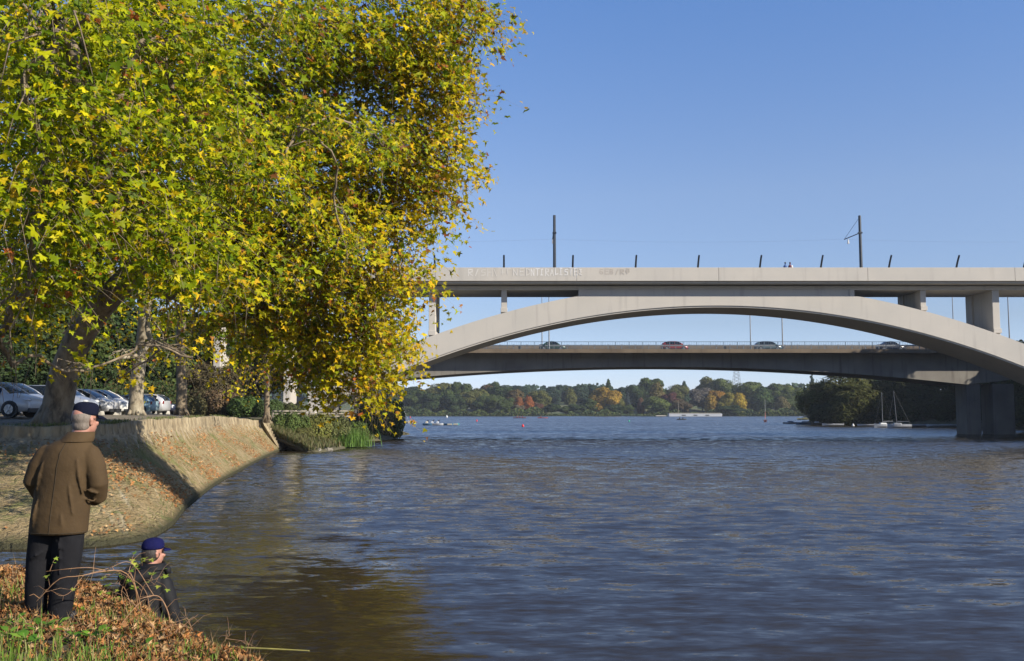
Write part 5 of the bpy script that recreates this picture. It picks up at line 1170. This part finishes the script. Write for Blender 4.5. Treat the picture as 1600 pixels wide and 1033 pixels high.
# 1. big leaning tree whose crown hangs over the water
T1 = [B(600, 590, 34, 30, 38, 1.3, .65), B(525, 612, 34.5, 45, 34, 1.4, .6), B(478, 575, 35, 60, 45, 1.8, .5), B(545, 540, 34, 60, 50, 1.8, .6), B(700, 262, 31.5, 32, 45, 1.3, .65), B(690, 335, 32, 32, 26, 1.2, .7), B(733, 90, 31, 22, 45, 1.0, .55), B(150, 150, 34, 140, 120, 2.8, .2), B(60, 320, 35, 120, 110, 2.8, .2), B(190, 330, 34, 120, 100, 2.8, .25), B(60, 60, 34, 120, 90, 2.6, .2), B(240, 50, 33, 120, 80, 2.6, .25), B(70, 440, 35, 80, 50, 2.0, .3), B(690, 40, 30, 75, 85, 2.6, .45), B(745, 28, 31, 36, 42, 1.4, .5), B(640, 140, 31, 95, 90, 2.6, .55), B(698, 150, 31, 42, 75, 1.6, .6), B(560, 60, 29, 120, 100, 2.6, .35), B(675, 250, 32, 72, 72, 2.2, .65), B(590, 260, 32, 90, 90, 2.6, .6), B(460, 120, 30, 110, 110, 2.6, .3),
      B(620, 345, 32, 68, 62, 2.2, .6), B(530, 360, 32, 85, 85, 2.6, .6), B(625, 430, 32, 48, 58, 1.9, .65), B(560, 470, 33, 80, 75, 2.4, .6), B(600, 515, 33, 48, 58, 1.8, .7), B(470, 260, 31, 110, 100, 2.8, .4), B(430, 400, 32, 100, 90, 2.8, .45),
      B(560, 575, 33, 62, 52, 1.9, .65), B(555, 628, 33, 32, 38, 1.2, .7), B(470, 520, 34, 75, 62, 2.2, .6), B(330, 180, 30, 120, 130, 3, .25), B(330, 380, 31, 110, 100, 3, .3), B(395, 510, 34, 70, 55, 2.2, .5), B(712, 222, 31, 20, 34, .9, .6), B(650, 300, 32, 55, 30, 1.3, .65), B(782, 38, 31, 17, 20, .7, .45), B(742, 150, 31, 10, 25, .5, .6),
      B(640, 560, 33.5, 10, 14, .4, .7), B(588, 645, 33, 16, 16, .5, .8), B(500, 590, 34, 35, 28, 1.2, .6)]
tb = Vector((-18.4, 38.8, 3.0))
plane_tree('great leaning plane tree whose green and yellow crown hangs over the water', tb, [tb + Vector((0, 0, -.3)), tb + Vector((.15, 0, 1.2)), P(108, 560, 38.4), P(150, 490, 37.6), P(230, 400, 35.5), P(330, 300, 34)], [.72, .57, .53, .50, .40, .30], T1, 5.4, .172, .15, 11, M['bark'], limb_r=.22, drop=(.5, 1.5))
# 2. nearer tree whose trunk stands out of the picture on the left
T0 = [B(60, 330, 15, 110, 95, 1.5, .12), B(150, 190, 16, 120, 95, 1.6, .10), B(40, 170, 14, 110, 90, 1.5, .08), B(250, 70, 17, 130, 85, 1.7, .12), B(90, 50, 14, 120, 75, 1.4, .10), B(45, 440, 16, 80, 60, 1.2, .25), B(190, 330, 17, 105, 75, 1.6, .15), B(300, 210, 18, 110, 80, 1.7, .2),
      B(270, 400, 18, 100, 65, 1.6, .15), B(10, 510, 18, 40, 30, .8, .35), B(330, 450, 19, 70, 36, 1.2, .35), B(420, 40, 19, 100, 60, 1.6, .2), B(400, 300, 20, 80, 60, 1.4, .3), B(262, 470, 19, 50, 24, .9, .4), B(480, 200, 22, 60, 50, 1.3, .3), B(300, 560, 24, 20, 10, .4, .6), B(185, 590, 26, 24, 8, .4, .8), B(20, 572, 20, 30, 9, .4, .5), B(130, 578, 22, 14, 6, .3, .6), B(545, 400, 24, 45, 40, 1.2, .35), B(600, 230, 25, 45, 40, 1.2, .3)]
tb = Vector((-19, 17, 2.0))
plane_tree('nearer green plane tree whose boughs come in from the left edge', tb, [tb, tb + Vector((.1, .1, 3)), tb + Vector((.5, 0, 6)), tb + Vector((1.6, -.2, 8.5)), tb + Vector((3, -.4, 10.5))], [.6, .45, .4, .34, .26], T0, 13, .132, .13, 5, M['bark'], limb_r=.12, drop=(.4, 1.3), perstem=14)
# 3. - 5. trees farther along the car park
T2 = [B(230, 440, 50, 110, 70, 4, .45), B(120, 400, 50, 110, 80, 4, .4), B(330, 450, 52, 80, 70, 4, .5), B(250, 330, 50, 150, 90, 5, .3), B(100, 520, 52, 90, 32, 2.5, .5), B(240, 545, 54, 40, 24, 1.6, .6), B(185, 560, 50, 30, 14, 1.2, .6), B(20, 450, 50, 90, 80, 4, .4)]
tb = P(212, 648, 58)
plane_tree('second plane tree with a pale flaking trunk between the white and pale blue cars', tb, [tb + Vector((0, 0, -.2)), P(214, 600, 58), P(222, 540, 58), P(228, 470, 57), P(240, 380, 56)], [.46, .40, .36, .32, .22], T2, 1.0, .22, .16, 21, M['barkpale'], near=False, limb_r=.16, drop=(.8, 2.2), perstem=14)
T3 = [B(360, 420, 62, 100, 90, 5, .55), B(300, 520, 64, 60, 40, 3, .55), B(400, 520, 64, 70, 60, 4, .6), B(440, 430, 62, 90, 90, 4, .6), B(380, 590, 66, 40, 26, 2, .65)]
tb = P(283, 646, 70)
plane_tree('third plane tree with a darker trunk at the end of the parked row', tb, [tb + Vector((0, 0, -.2)), P(284, 600, 70), P(281, 540, 70), P(290, 460, 69), P(310, 380, 68)], [.42, .36, .32, .28, .2], T3, .7, .25, .18, 31, M['bark'], near=False, limb_r=.16, drop=(.9, 2.5), perstem=14)
T4 = [B(480, 500, 84, 60, 60, 4, .65), B(440, 560, 84, 45, 40, 3, .7), B(520, 560, 86, 32, 32, 2.5, .7), B(500, 600, 88, 28, 18, 1.8, .7), B(400, 600, 86, 30, 26, 2, .7)]
tb = P(417, 652, 86)
plane_tree('fourth plane tree, slight and yellow, beyond the end of the embankment', tb, [tb + Vector((0, 0, -.5)), P(418, 600, 86), P(424, 550, 86), P(440, 500, 86)], [.28, .22, .18, .12], T4, .5, .27, .16, 41, M['bark'], near=False, limb_r=.12, drop=(1, 2.5), perstem=13)

# ---------------------------------------------------------------- crowns made of leaf tufts, for far trees, shrubs, willows
def crown_mesh(name, lobes, nper, size, seed, up=.35, droop=0, core=.72):
    r = np.random.default_rng(seed); PS = []; NR = []; TP = []; SZ = []; CL = []
    tot = sum((l[1][0] * l[1][2]) for l in lobes)
    for (c, rad) in lobes:
        n = int(nper * rad[0] * rad[2] / tot); d = r.normal(0, 1, (n, 3)); d /= np.linalg.norm(d, axis=1, keepdims=True)
        u = 1 - np.abs(r.normal(0, .16, (n, 1))); wob = 1 + .12 * np.sin(d[:, :1] * 7 + seed) * np.cos(d[:, 2:3] * 6 + seed * 2)
        p = np.array(c) + d * u * wob * np.array(rad)
        if droop: p[:, 2] -= droop * r.random(n) * (np.abs(d[:, 2]) < .8)
        PS.append(p); NR.append(d + r.normal(0, .45, (n, 3)) + [0, 0, up]); TP.append(r.normal(0, .7, (n, 3)) + [0, 0, -1 if droop else -.3]); SZ.append(r.uniform(.6, 1.35, n) * size)
        br = r.uniform(.85, 1.15); CL.append(np.ones((n, 3)) * br * (1 + r.normal(0, .16, (n, 1))) * (1 + r.normal(0, .05, (n, 3))))
    PS, NR, TP, SZ, CL = [np.concatenate(a) for a in (PS, NR, TP, SZ, CL)]
    if droop: V_ = [(x * .35, y * 2.2, z) for x, y, z in QV]
    else: V_ = QV
    return inst_mesh(name, V_, QF, PS, NR, TP, SZ, np.clip(CL, .3, 1.7))
def lobes_round(seed, n=9, w=.34):
    rg = random.Random(seed); L = [((0, 0, .55), (.36, .36, .33))]
    for k in range(n):
        a = k * 2.4 + rg.random(); h = rg.uniform(.25, .85); rr = .30 * math.sin(math.pi * min(max(h, .15), .9)) + .03
        s = rg.uniform(.13, .22); L.append(((math.cos(a) * rr, math.sin(a) * rr, h), (s, s, s * .85)))
    return L
PROTO = {}
for s in range(4): PROTO['round%d' % s] = crown_mesh('crown', lobes_round(s + 1, 12), 13000, .032, s + 1)
for s in range(3): PROTO['wood%d' % s] = crown_mesh('crown', lobes_round(s + 21, 11), 17000, .024, s + 21)
PROTO['cone'] = crown_mesh('crown', [((0, 0, .12 + .8 * k / 9), (.46 * (1 - k / 10) + .03, .46 * (1 - k / 10) + .03, .10)) for k in range(10)], 4200, .05, 9)
PROTO['oval'] = crown_mesh('crown', [((0, 0, .3), (.36, .36, .28)), ((.04, 0, .5), (.40, .40, .30)), ((0, .03, .72), (.28, .28, .26))], 4200, .05, 10)
PROTO['fir'] = crown_mesh('crown', [((.04 * math.sin(k * 3), 0, .06 + .9 * k / 13), (.40 * (1 - k / 14) + .02, .40 * (1 - k / 14) + .02, .035)) for k in range(14)], 2600, .05, 12, up=.7)
PROTO['low'] = crown_mesh('crown', [((x, y, .4), (.25, .25, .42)) for x, y in ((-.3, 0), (0, -.1), (.28, .05), (.1, .2), (-.1, .2))], 12000, .032, 13)
TRK = MB().tube([(0, 0, -.05), (0, 0, .5)], [.035, .02], 7)
def tuft_tree(name, cat, label, group, px, ytop, ybase, hw, Y, kind, c, zbase=None, depth=None, m='crown', xyz=None, wh=None):
    if xyz is None:
        b_ = P(px, ybase, Y); tpz = P(px, ytop, Y).z; zb_ = b_.z if zbase is None else zbase; H = tpz - zb_; Wd = 2 * hw / F * Y; loc = (b_.x, Y, zb_)
    else: loc = xyz; Wd, H = wh
    r = empty(name, loc, label, cat, group)
    if name not in ('shrub', 'hedge', 'bush'):
        t = MB(); t.tube([(0, 0, -.6), (0, 0, H * .3), (.02 * Wd, 0, H * .6)], [H * .028, H * .022, H * .012], 8)
        for k in range(4): a = k * 1.6 + H; t.tube([(0, 0, H * .3), (math.cos(a) * Wd * .2, math.sin(a) * Wd * .2, H * .6)], [H * .014, H * .006], 5)
        t.build('trunk', M['farbark'], r)
    me = PROTO[kind]
    if not me.materials: me.materials.append(M[m])
    o = bpy.data.objects.new('crown' if name not in ('shrub', 'hedge', 'bush') else 'foliage', me); col.objects.link(o); o.parent = r
    o.scale = (Wd / .84, (depth or Wd) / .84, H / 1.0); o.rotation_euler = (0, 0, (hash_(px, Y)) * 6.28)
    if depth: o.rotation_euler = (0, 0, 0)
    o.color = (*c, 1); return r
def hash_(a, b): return (math.sin((a or 1) * 12.9898 + b * 78.233) * 43758.5453) % 1
DG, MG_, OL, LG, YG, GO, OR, RU, RED, GREY, BG = (.045, .070, .024), (.075, .105, .028), (.13, .135, .035), (.12, .155, .035), (.19, .20, .035), (.36, .23, .035), (.30, .11, .03), (.24, .075, .03), (.13, .035, .035), (.17, .14, .085), (.042, .070, .042)
GT = 'trees along the far shore'
FT = [  # px, ytop, half width, Y, kind, colour, label
 (612, 606, 20, 700, 'round0', DG, 'dark tree at the left end of the far shore, by the foliage'), (640, 602, 22, 720, 'round1', DG, 'second dark tree from the left on the far shore'), (657, 608, 18, 690, 'round2', MG_, 'third tree from the left, low and dark, on the far shore'),
 (685, 594, 19, 730, 'round3', OL, 'olive domed tree standing up from the dark wood at far left'), (672, 612, 20, 688, 'round0', DG, 'dark bushy tree at the foot of the olive dome, far left'), (700, 608, 17, 690, 'oval', MG_, 'green tree just right of the olive dome, far left'),
 (723, 595, 17, 720, 'round1', MG_, 'rounded tall tree, second dome on the far left shore'), (742, 606, 20, 690, 'round2', OL, 'olive tree above the pedal boats, right of the second dome'), (712, 612, 16, 684, 'round3', DG, 'low dark tree between the two domes at far left'),
 (768, 594, 14, 740, 'round0', MG_, 'small dark crown peeping over the brown-topped tree'), (762, 600, 20, 710, 'round1', (.13, .085, .035), 'brown-tinged tree in the left half of the far shore'), (765, 614, 20, 686, 'round2', MG_, 'low green tree below the brown-tinged one'), (784, 598, 20, 700, 'round3', DG, 'tall dark tree right of the brown-tinged one'),
 (806, 608, 17, 690, 'oval', (.14, .10, .035), 'olive-brown tree behind the two rusty cone trees'), (813, 600, 16, 730, 'round0', BG, 'blue-green pine above the rusty cone trees'), (811, 620, 7, 682, 'oval', OR, 'left rusty orange cone tree'), (825.5, 618, 8, 682, 'oval', (.34, .11, .03), 'right rusty orange cone tree, the brighter one'),
 (810, 632, 9, 680, 'round1', GREY, 'grey-brown bush below the left rusty cone tree'), (839, 628, 8, 684, 'round2', (.14, .07, .05), 'dull reddish bush right of the rusty cone trees'), (843, 607, 16, 700, 'round3', OL, 'olive rounded tree right of the rusty cone trees'), (792, 620, 12, 683, 'round0', MG_, 'green tree just left of the rusty cone trees'),
 (866, 600, 15, 780, 'round1', BG, 'left one of the dark pines behind the lawn'), (883, 601, 14, 790, 'round2', DG, 'second of the dark pines behind the lawn'), (902, 599, 16, 780, 'round3', BG, 'third of the dark pines behind the lawn'), (920, 599, 17, 790, 'round0', DG, 'right one of the dark pines behind the lawn'), (891, 606, 9, 760, 'oval', OL, 'olive tree in front of the dark pines'),
 (935, 601, 14, 760, 'round1', BG, 'dark tree just left of the golden tree'), (951, 593, 11, 760, 'cone', DG, 'pointed dark conifer above the golden tree'), (946, 604, 19, 690, 'round2', GO, 'large golden-orange tree in the middle of the far shore'), (958, 629, 12, 683, 'round3', DG, 'dark bush at the foot of the golden tree'), (968, 603, 14, 760, 'round0', BG, 'dark tree just right of the golden tree'),
 (966, 617, 9, 700, 'round1', OL, 'small olive tree right of the golden tree'), (981, 612, 7, 700, 'fir', (.05, .07, .075), 'blue-grey spruce left of the tall green trees'), (981, 632, 8, 683, 'round2', MG_, 'small round bush on the lawn edge'), (996, 597, 15, 720, 'round3', DG, 'tall dark tree left of the highest crown'), (1014, 588, 20, 730, 'round0', MG_, 'highest broad crown in the middle of the far shore'),
 (1027, 597, 13, 700, 'oval', (.16, .13, .04), 'olive-gold tree just right of the highest crown'), (1002, 621, 6, 690, 'oval', (.2, .11, .06), 'thin rusty tree on the lawn'), (1026, 618, 18, 684, 'round1', LG, 'round lime-green tree near the shore'), (1047, 612, 12, 692, 'round2', (.11, .045, .04), 'dark red tree left of the white barge'), (1057, 597, 16, 740, 'round3', OL, 'olive tree above the white barge mast'),
 (1070, 596, 11, 740, 'cone', BG, 'dark pointed tree above the barge'), (1063, 622, 14, 688, 'round0', (.10, .075, .04), 'brownish low tree behind the barge mast'), (1098, 604, 17, 710, 'round1', (.16, .14, .11), 'pale grey leafless tree behind the barge'), (1112, 588, 20, 760, 'round2', OL, 'broad olive-topped tree behind the barge'), (1134, 587, 16, 750, 'round3', (.10, .13, .035), 'sunlit green crown left of the pylon'),
 (1112, 616, 11, 692, 'oval', GO, 'left small golden tree behind the barge'), (1121, 608, 13, 700, 'round0', (.38, .21, .035), 'taller orange-gold tree behind the barge'), (1137, 612, 13, 690, 'round1', (.25, .22, .035), 'yellow-green tree beside the golden ones'), (1155, 613, 11, 688, 'oval', (.42, .30, .03), 'bright yellow tree right of the golden pair'), (1140, 633, 18, 682, 'round2', DG, 'dark bush at the water right of the barge'),
 (1163, 592, 24, 720, 'round3', (.10, .13, .035), 'large bright green domed tree right of the pylon'), (1176, 594, 14, 770, 'round0', MG_, 'dark crown just behind the large green dome'), (1191, 604, 16, 700, 'oval', (.06, .10, .03), 'green pyramidal tree above the red sailboat'), (1208, 598, 17, 740, 'round1', MG_, 'mid-green tree right of the pyramidal one'), (1222, 619, 11, 690, 'oval', (.15, .13, .05), 'tan tree right of the red sailboat'),
 (1222, 599, 18, 750, 'round2', OL, 'olive tree behind the tan one'), (1246, 600, 17, 720, 'round3', (.12, .15, .035), 'sunlit green tree at the right end of the far shore'), (1236, 612, 14, 700, 'round0', (.09, .12, .035), 'green tree left of the last sunlit one'), (1262, 606, 10, 740, 'round1', DG, 'dark tree touching the willow at the right end'),
 (862, 630, 12, 684, 'round1', DG, 'low dark bush below the lawn, left'), (884, 634, 10, 684, 'round2', MG_, 'low green bush below the lawn, middle'), (903, 630, 13, 684, 'round3', DG, 'dark bushy tree below the lawn, right'), (922, 622, 13, 688, 'round0', MG_, 'green tree just left of the golden tree'),
 (1270, 582, 9, 620, 'fir', BG, 'layered dark fir beside the willow top')]
for (px, yt, hw, Y, kd, c, lb) in FT:
    zb_ = .6 if Y < 695 else (1.6 if Y < 730 else 5.0)
    tuft_tree('tree' if kd not in ('cone', 'fir') else 'conifer', 'tree', lb, GT, px, yt, 650, hw * 1.18, Y, kd, c, zbase=zb_ if px != 1270 else 1.0)
# waterside shrubs along the far shore: one long strip of undergrowth
N = 26000; X = rng.uniform(-170, 260, N); hgt = 3.2 + 2.2 * np.sin(X * .11) * np.sin(X * .031 + 1) + 1.2 * np.sin(X * .5); lawn = ((X > 22) & (X < 40)) | ((X > 78) & (X < 96)); hgt = np.where(lawn, .7, hgt)
Zz = rng.random(N) ** .8 * np.clip(hgt, .6, 6) - .1; Yy = 669.5 + 8 * np.sin(X * .013) + rng.random(N) ** 1.5 * 7
cl = np.where((np.sin(X * .21)[:, None] > .2), np.array(MG_)[None], np.array(DG)[None]) * (1 + rng.normal(0, .2, (N, 1))); sel = rng.random(N) < .12; cl[sel] = np.array(OL)
me = inst_mesh('undergrowth', QV, QF, np.stack([X, Yy, Zz + .2], 1), rng.normal(0, .5, (N, 3)) + [.1, -.8, .5], rng.normal(0, 1, (N, 3)), rng.uniform(.8, 1.7, N), np.clip(cl, .01, 1))
tag(link('undergrowth', me, None, M['litter']), 'continuous waterside undergrowth along the far shore', 'undergrowth', kind='stuff')
N = 14000; X = rng.uniform(-420, 700, N); Yy = rng.uniform(820, 900, N); Zz = 13 + rng.random(N) * (9 + 3 * np.sin(X * .03) + 2 * np.sin(X * .11))
me = inst_mesh('far_wood', QV, QF, np.stack([X, Yy, Zz], 1), rng.normal(0, .5, (N, 3)) + [.2, -.8, .6], rng.normal(0, 1, (N, 3)), rng.uniform(2.5, 5, N), np.clip(np.array(BG)[None] * (1 + rng.normal(0, .2, (N, 1))), .01, 1))
tag(link('far_wood', me, None, M['litter']), 'far wood closing the view behind the shore trees', 'wood', kind='stuff')

# ---------------------------------------------------------------- right bank: willows and dark wood
PROTO['willow'] = crown_mesh('crown', [((x, y, z), (w_, w_, h_)) for x, y, z, w_, h_ in ((0, 0, .66, .30, .30), (-.22, -.08, .48, .20, .26), (.22, -.05, .52, .21, .28), (0, -.22, .48, .20, .26), (-.30, 0, .28, .13, .22), (.30, .1, .30, .14, .24), (-.1, -.28, .26, .14, .22), (.14, -.28, .28, .14, .24), (.0, .2, .5, .22, .3))], 30000, .028, 77, up=.2, droop=.16)
tuft_tree('willow', 'tree', 'big weeping willow with golden top, hanging over the moored boats', 'willows and trees of the right bank', 1325, 580, 664, 78, 250, 'willow', (.10, .105, .03), zbase=0.2)
tuft_tree('willow', 'tree', 'shaded willow behind the two sailboat masts', 'willows and trees of the right bank', 1408, 580, 664, 66, 246, 'willow', (.055, .065, .025), zbase=0.2)
for i, (px, yt, hw, Y, lb) in enumerate(((1462, 548, 56, 244, 'dark shaded tree just left of the bridge pier'), (1520, 535, 60, 238, 'dark tree behind the bridge pier'), (1575, 530, 60, 225, 'dark tree right of the bridge pier'), (1635, 530, 60, 215, 'dark tree cut by the right edge behind the pier'), (1368, 588, 60, 272, 'dark tree behind the gap between the willows'))):
    tuft_tree('tree', 'tree', lb, 'willows and trees of the right bank', px, yt, 664, hw, Y, 'wood%d' % (i % 3), (.05, .07, .025), zbase=.1)
for i, (px, yt, hw, Y, lb) in enumerate(((1290, 622, 24, 246, 'low dark bush under the left side of the willow'), (1345, 618, 28, 243, 'low dark bush behind the rowing boats under the willow'), (1432, 612, 30, 238, 'low dark bush behind the two sailboats'), (1475, 606, 28, 234, 'low dark bush beside the bridge pier'), (1535, 606, 34, 228, 'low dark bush seen between the bridge piers'), (1594, 600, 30, 214, 'low dark bush right of the piers'))):
    tuft_tree('bush', 'bush', lb, 'willows and trees of the right bank', px, yt, 664, hw, Y, 'low', (.045, .06, .024), zbase=-.2)
tuft_tree('tree', 'tree', 'leafy treetop showing above the arch at the right edge', 'willows and trees of the right bank', 1612, 524, 600, 36, 175, 'round2', (.05, .07, .03), zbase=2)
# wood on the right bank beyond the frame, whose shade falls on the pier and far bridge
for i, (x, y, h, w_) in enumerate(((84, 127, 31, 15), (90, 119, 31, 15), (80, 121, 28, 11), (98, 123, 25, 14), (92, 133, 23, 12), (106, 128, 26, 14), (104, 121, 21, 13), (112, 132, 22, 14), (118, 95, 24, 15), (108, 86, 22, 14), (126, 112, 24, 16), (124, 150, 22, 15), (131, 178, 24, 16), (128, 205, 24, 16), (140, 225, 22, 16), (120, 192, 22, 14), (118, 168, 20, 12))):
    tuft_tree('tree', 'tree', 'tall dark tree of the wood on the right bank, beyond the right edge', 'wood on the right bank', None, 0, 0, 0, i + 3., 'round%d' % (i % 4), (.05, .07, .025), xyz=(x, y, 1.5), wh=(w_, h))

# ---------------------------------------------------------------- left background wood and shrubs
GB = 'trees of the wood behind the car park'
for i, (px, yt, hw, Y, c) in enumerate(((-40, 430, 120, 78, DG), (60, 450, 110, 88, MG_), (140, 440, 100, 100, DG), (220, 470, 90, 108, MG_), (300, 480, 80, 112, DG), (370, 500, 70, 116, OL), (330, 560, 42, 102, (.10, .08, .04)), (-10, 520, 80, 70, DG), (110, 530, 60, 90, DG), (200, 545, 50, 104, DG), (262, 550, 40, 108, DG))):
    lab = ['dark tree behind the nearest silver car', 'tree of the wood behind the leaning trunk', 'tree of the wood above the bluegrey car', 'tree of the wood behind the second trunk', 'dark tree of the wood behind the navy car', 'olive tree above the end of the embankment', 'brownish bushy tree right of the navy car', 'low dark tree at the left edge behind the cars', 'low dark tree between the leaning trunk and the white hatchback', 'low dark tree behind the white hatchback', 'low dark tree behind the pale blue hatchback'][i]
    tuft_tree('tree', 'tree', lab, GB, px, yt, 648, hw, Y, 'wood%d' % (i % 3), c, zbase=3.0)
N = 34000; a = rng.random(N); X = -60 + 29 * a + rng.normal(0, 1.2, N); Yy = 62 + 44 * a + rng.normal(0, 1.5, N)
me = inst_mesh('hedge', QV, QF, np.stack([X, Yy, 3.3 + rng.random(N) ** .8 * (2.6 + .8 * np.sin(a * 40))], 1), rng.normal(0, .6, (N, 3)) + [.4, -.5, .5], rng.normal(0, 1, (N, 3)), rng.uniform(.08, .26, N), colmix(N, [(.04, .06, .02), (.06, .08, .025), (.10, .08, .03), (.05, .09, .02)]))
tag(link('hedge', me, None, M['litter']), 'dense dark hedge running behind the parked cars', 'hedge')
# bushes on the spit
SH = [(455, 636, 694, 24, 90, MG_, 'green bush beside the steps'), (490, 636, 700, 28, 93, OL, 'olive bush in the middle of the reedy bank'), (525, 640, 700, 28, 95, (.09, .10, .035), 'bush above the bright reeds'), (552, 652, 694, 20, 99, MG_, 'small bush right of the reeds'),
      (470, 664, 704, 18, 90, (.12, .12, .04), 'low straw-green bush by the stones'), (590, 606, 686, 30, 124, (.12, .11, .055), 'big dark brown-green bush at the water, left of the lake view'), (610, 612, 684, 18, 126, (.04, .07, .025), 'dark green edge of the bush, nearest the open lake'), (572, 634, 688, 20, 118, DG, 'dark bush in the shade under the arch'),
      (345, 600, 650, 28, 96, (.13, .09, .05), 'brown leafless-looking bush behind the embankment top'), (385, 612, 652, 26, 94, (.07, .11, .03), 'green shrub on the embankment top'), (420, 618, 652, 20, 94, (.06, .09, .03), 'dark green shrub left of the wooden fence'), (305, 612, 648, 22, 92, (.10, .09, .04), 'olive shrub at the end of the parked row'), (450, 624, 660, 22, 97, (.07, .08, .03), 'shrub in front of the bridge foot')]
for (px, yt, yb, hw, Y, c, lb) in SH:
    zz = {90: 1.0, 93: .5, 95: .5, 99: .4, 124: .2, 126: .1, 118: .4}.get(Y, 2.9); tuft_tree('bush', 'bush', lb, 'bushes on the left bank', px, yt, yb, hw, Y, 'low' if hw != 28.5 else 'wood1', tuple(x * 1.5 for x in c), zbase=zz)
ai = rng.random(9000); ii = (ai * 70).astype(int); tt_ = rng.random(9000) * .8
gp = sa[ii] * (1 - tt_[:, None]) + sb[ii] * tt_[:, None]
grass('reeds', gp[:, 0], gp[:, 1], lambda a, b: .15 + 2.6 * tt_, .2, .7, [(.13, .16, .045), (.16, .16, .05), (.24, .20, .09), (.09, .13, .03), (.30, .24, .12)], 'tall grasses and reeds covering the bank under the arch', .03, lean=.4)
rx = rng.uniform(-15.8, -13.9, 1500); ry = rng.uniform(91.5, 94, 1500)
pb = W(536, 700); rx = rng.normal(pb.x - .2, 1.1, 1800); ry = rng.normal(pb.y + 1.3, .8, 1800)
grass('green_reeds', rx, ry, lambda a, b: 0 * a + .1, .7, 1.9, [(.13, .26, .04), (.20, .33, .06), (.10, .20, .03)], 'bright green reed bed standing at the water', .03, lean=.5)
M['rock'] = mat('shore_rock', (.32, .29, .24), (.18, .16, .12), .9, 2, .06, 5)
for i, (px, py, r_) in enumerate(((468, 703, .7), (482, 706, .5), (494, 706, .55), (510, 705, .4), (542, 699, .45), (552, 697, .35), (525, 676, .4))):
    p = W(px, py) if py > 690 else Vector((-16.5, 95, 1.3)); mb = MB().ball((0, 0, 0), (r_ * 1.3, r_, r_ * .6), 12, 8); mb.v = [(x * (1 + .2 * math.sin(9 * y + i)), y * (1 + .2 * math.cos(8 * x)), z * (1 + .2 * math.sin(7 * x + y * 5))) for x, y, z in mb.v]
    o = mb.build('rock', M['rock'], smooth=False, bevel=.05); o.location = (p.x, p.y + .3, p.z + .1); o.rotation_euler = (0, 0, i)
    tag(o, ['largest pale rock at the foot of the steps', 'pale rock right of the largest one', 'flat rock below the olive bush', 'small rock left of the bright reeds', 'dark rock right of the bright reeds', 'last small rock toward the lake', 'pale rock among the bushes up the bank'][i], 'rock', 'rocks along the reedy shore')
# ---------------------------------------------------------------- light haze over the lake
hz = MB().box((0, 1800, 29), (7000, 5000, 62)); 
m = bpy.data.materials.new('haze'); m.use_nodes = True; n = m.node_tree; n.nodes.remove(n.nodes['Principled BSDF'])
pv = n.nodes.new('ShaderNodeVolumePrincipled'); pv.inputs['Color'].default_value = (.80, .88, 1, 1); pv.inputs['Density'].default_value = .00010; pv.inputs['Anisotropy'].default_value = .0
n.links.new(pv.outputs[0], n.nodes['Material Output'].inputs['Volume'])
HAZE = True
if HAZE: tag(hz.build('haze', m), 'thin blue haze in the air over the lake', 'haze', kind='stuff')
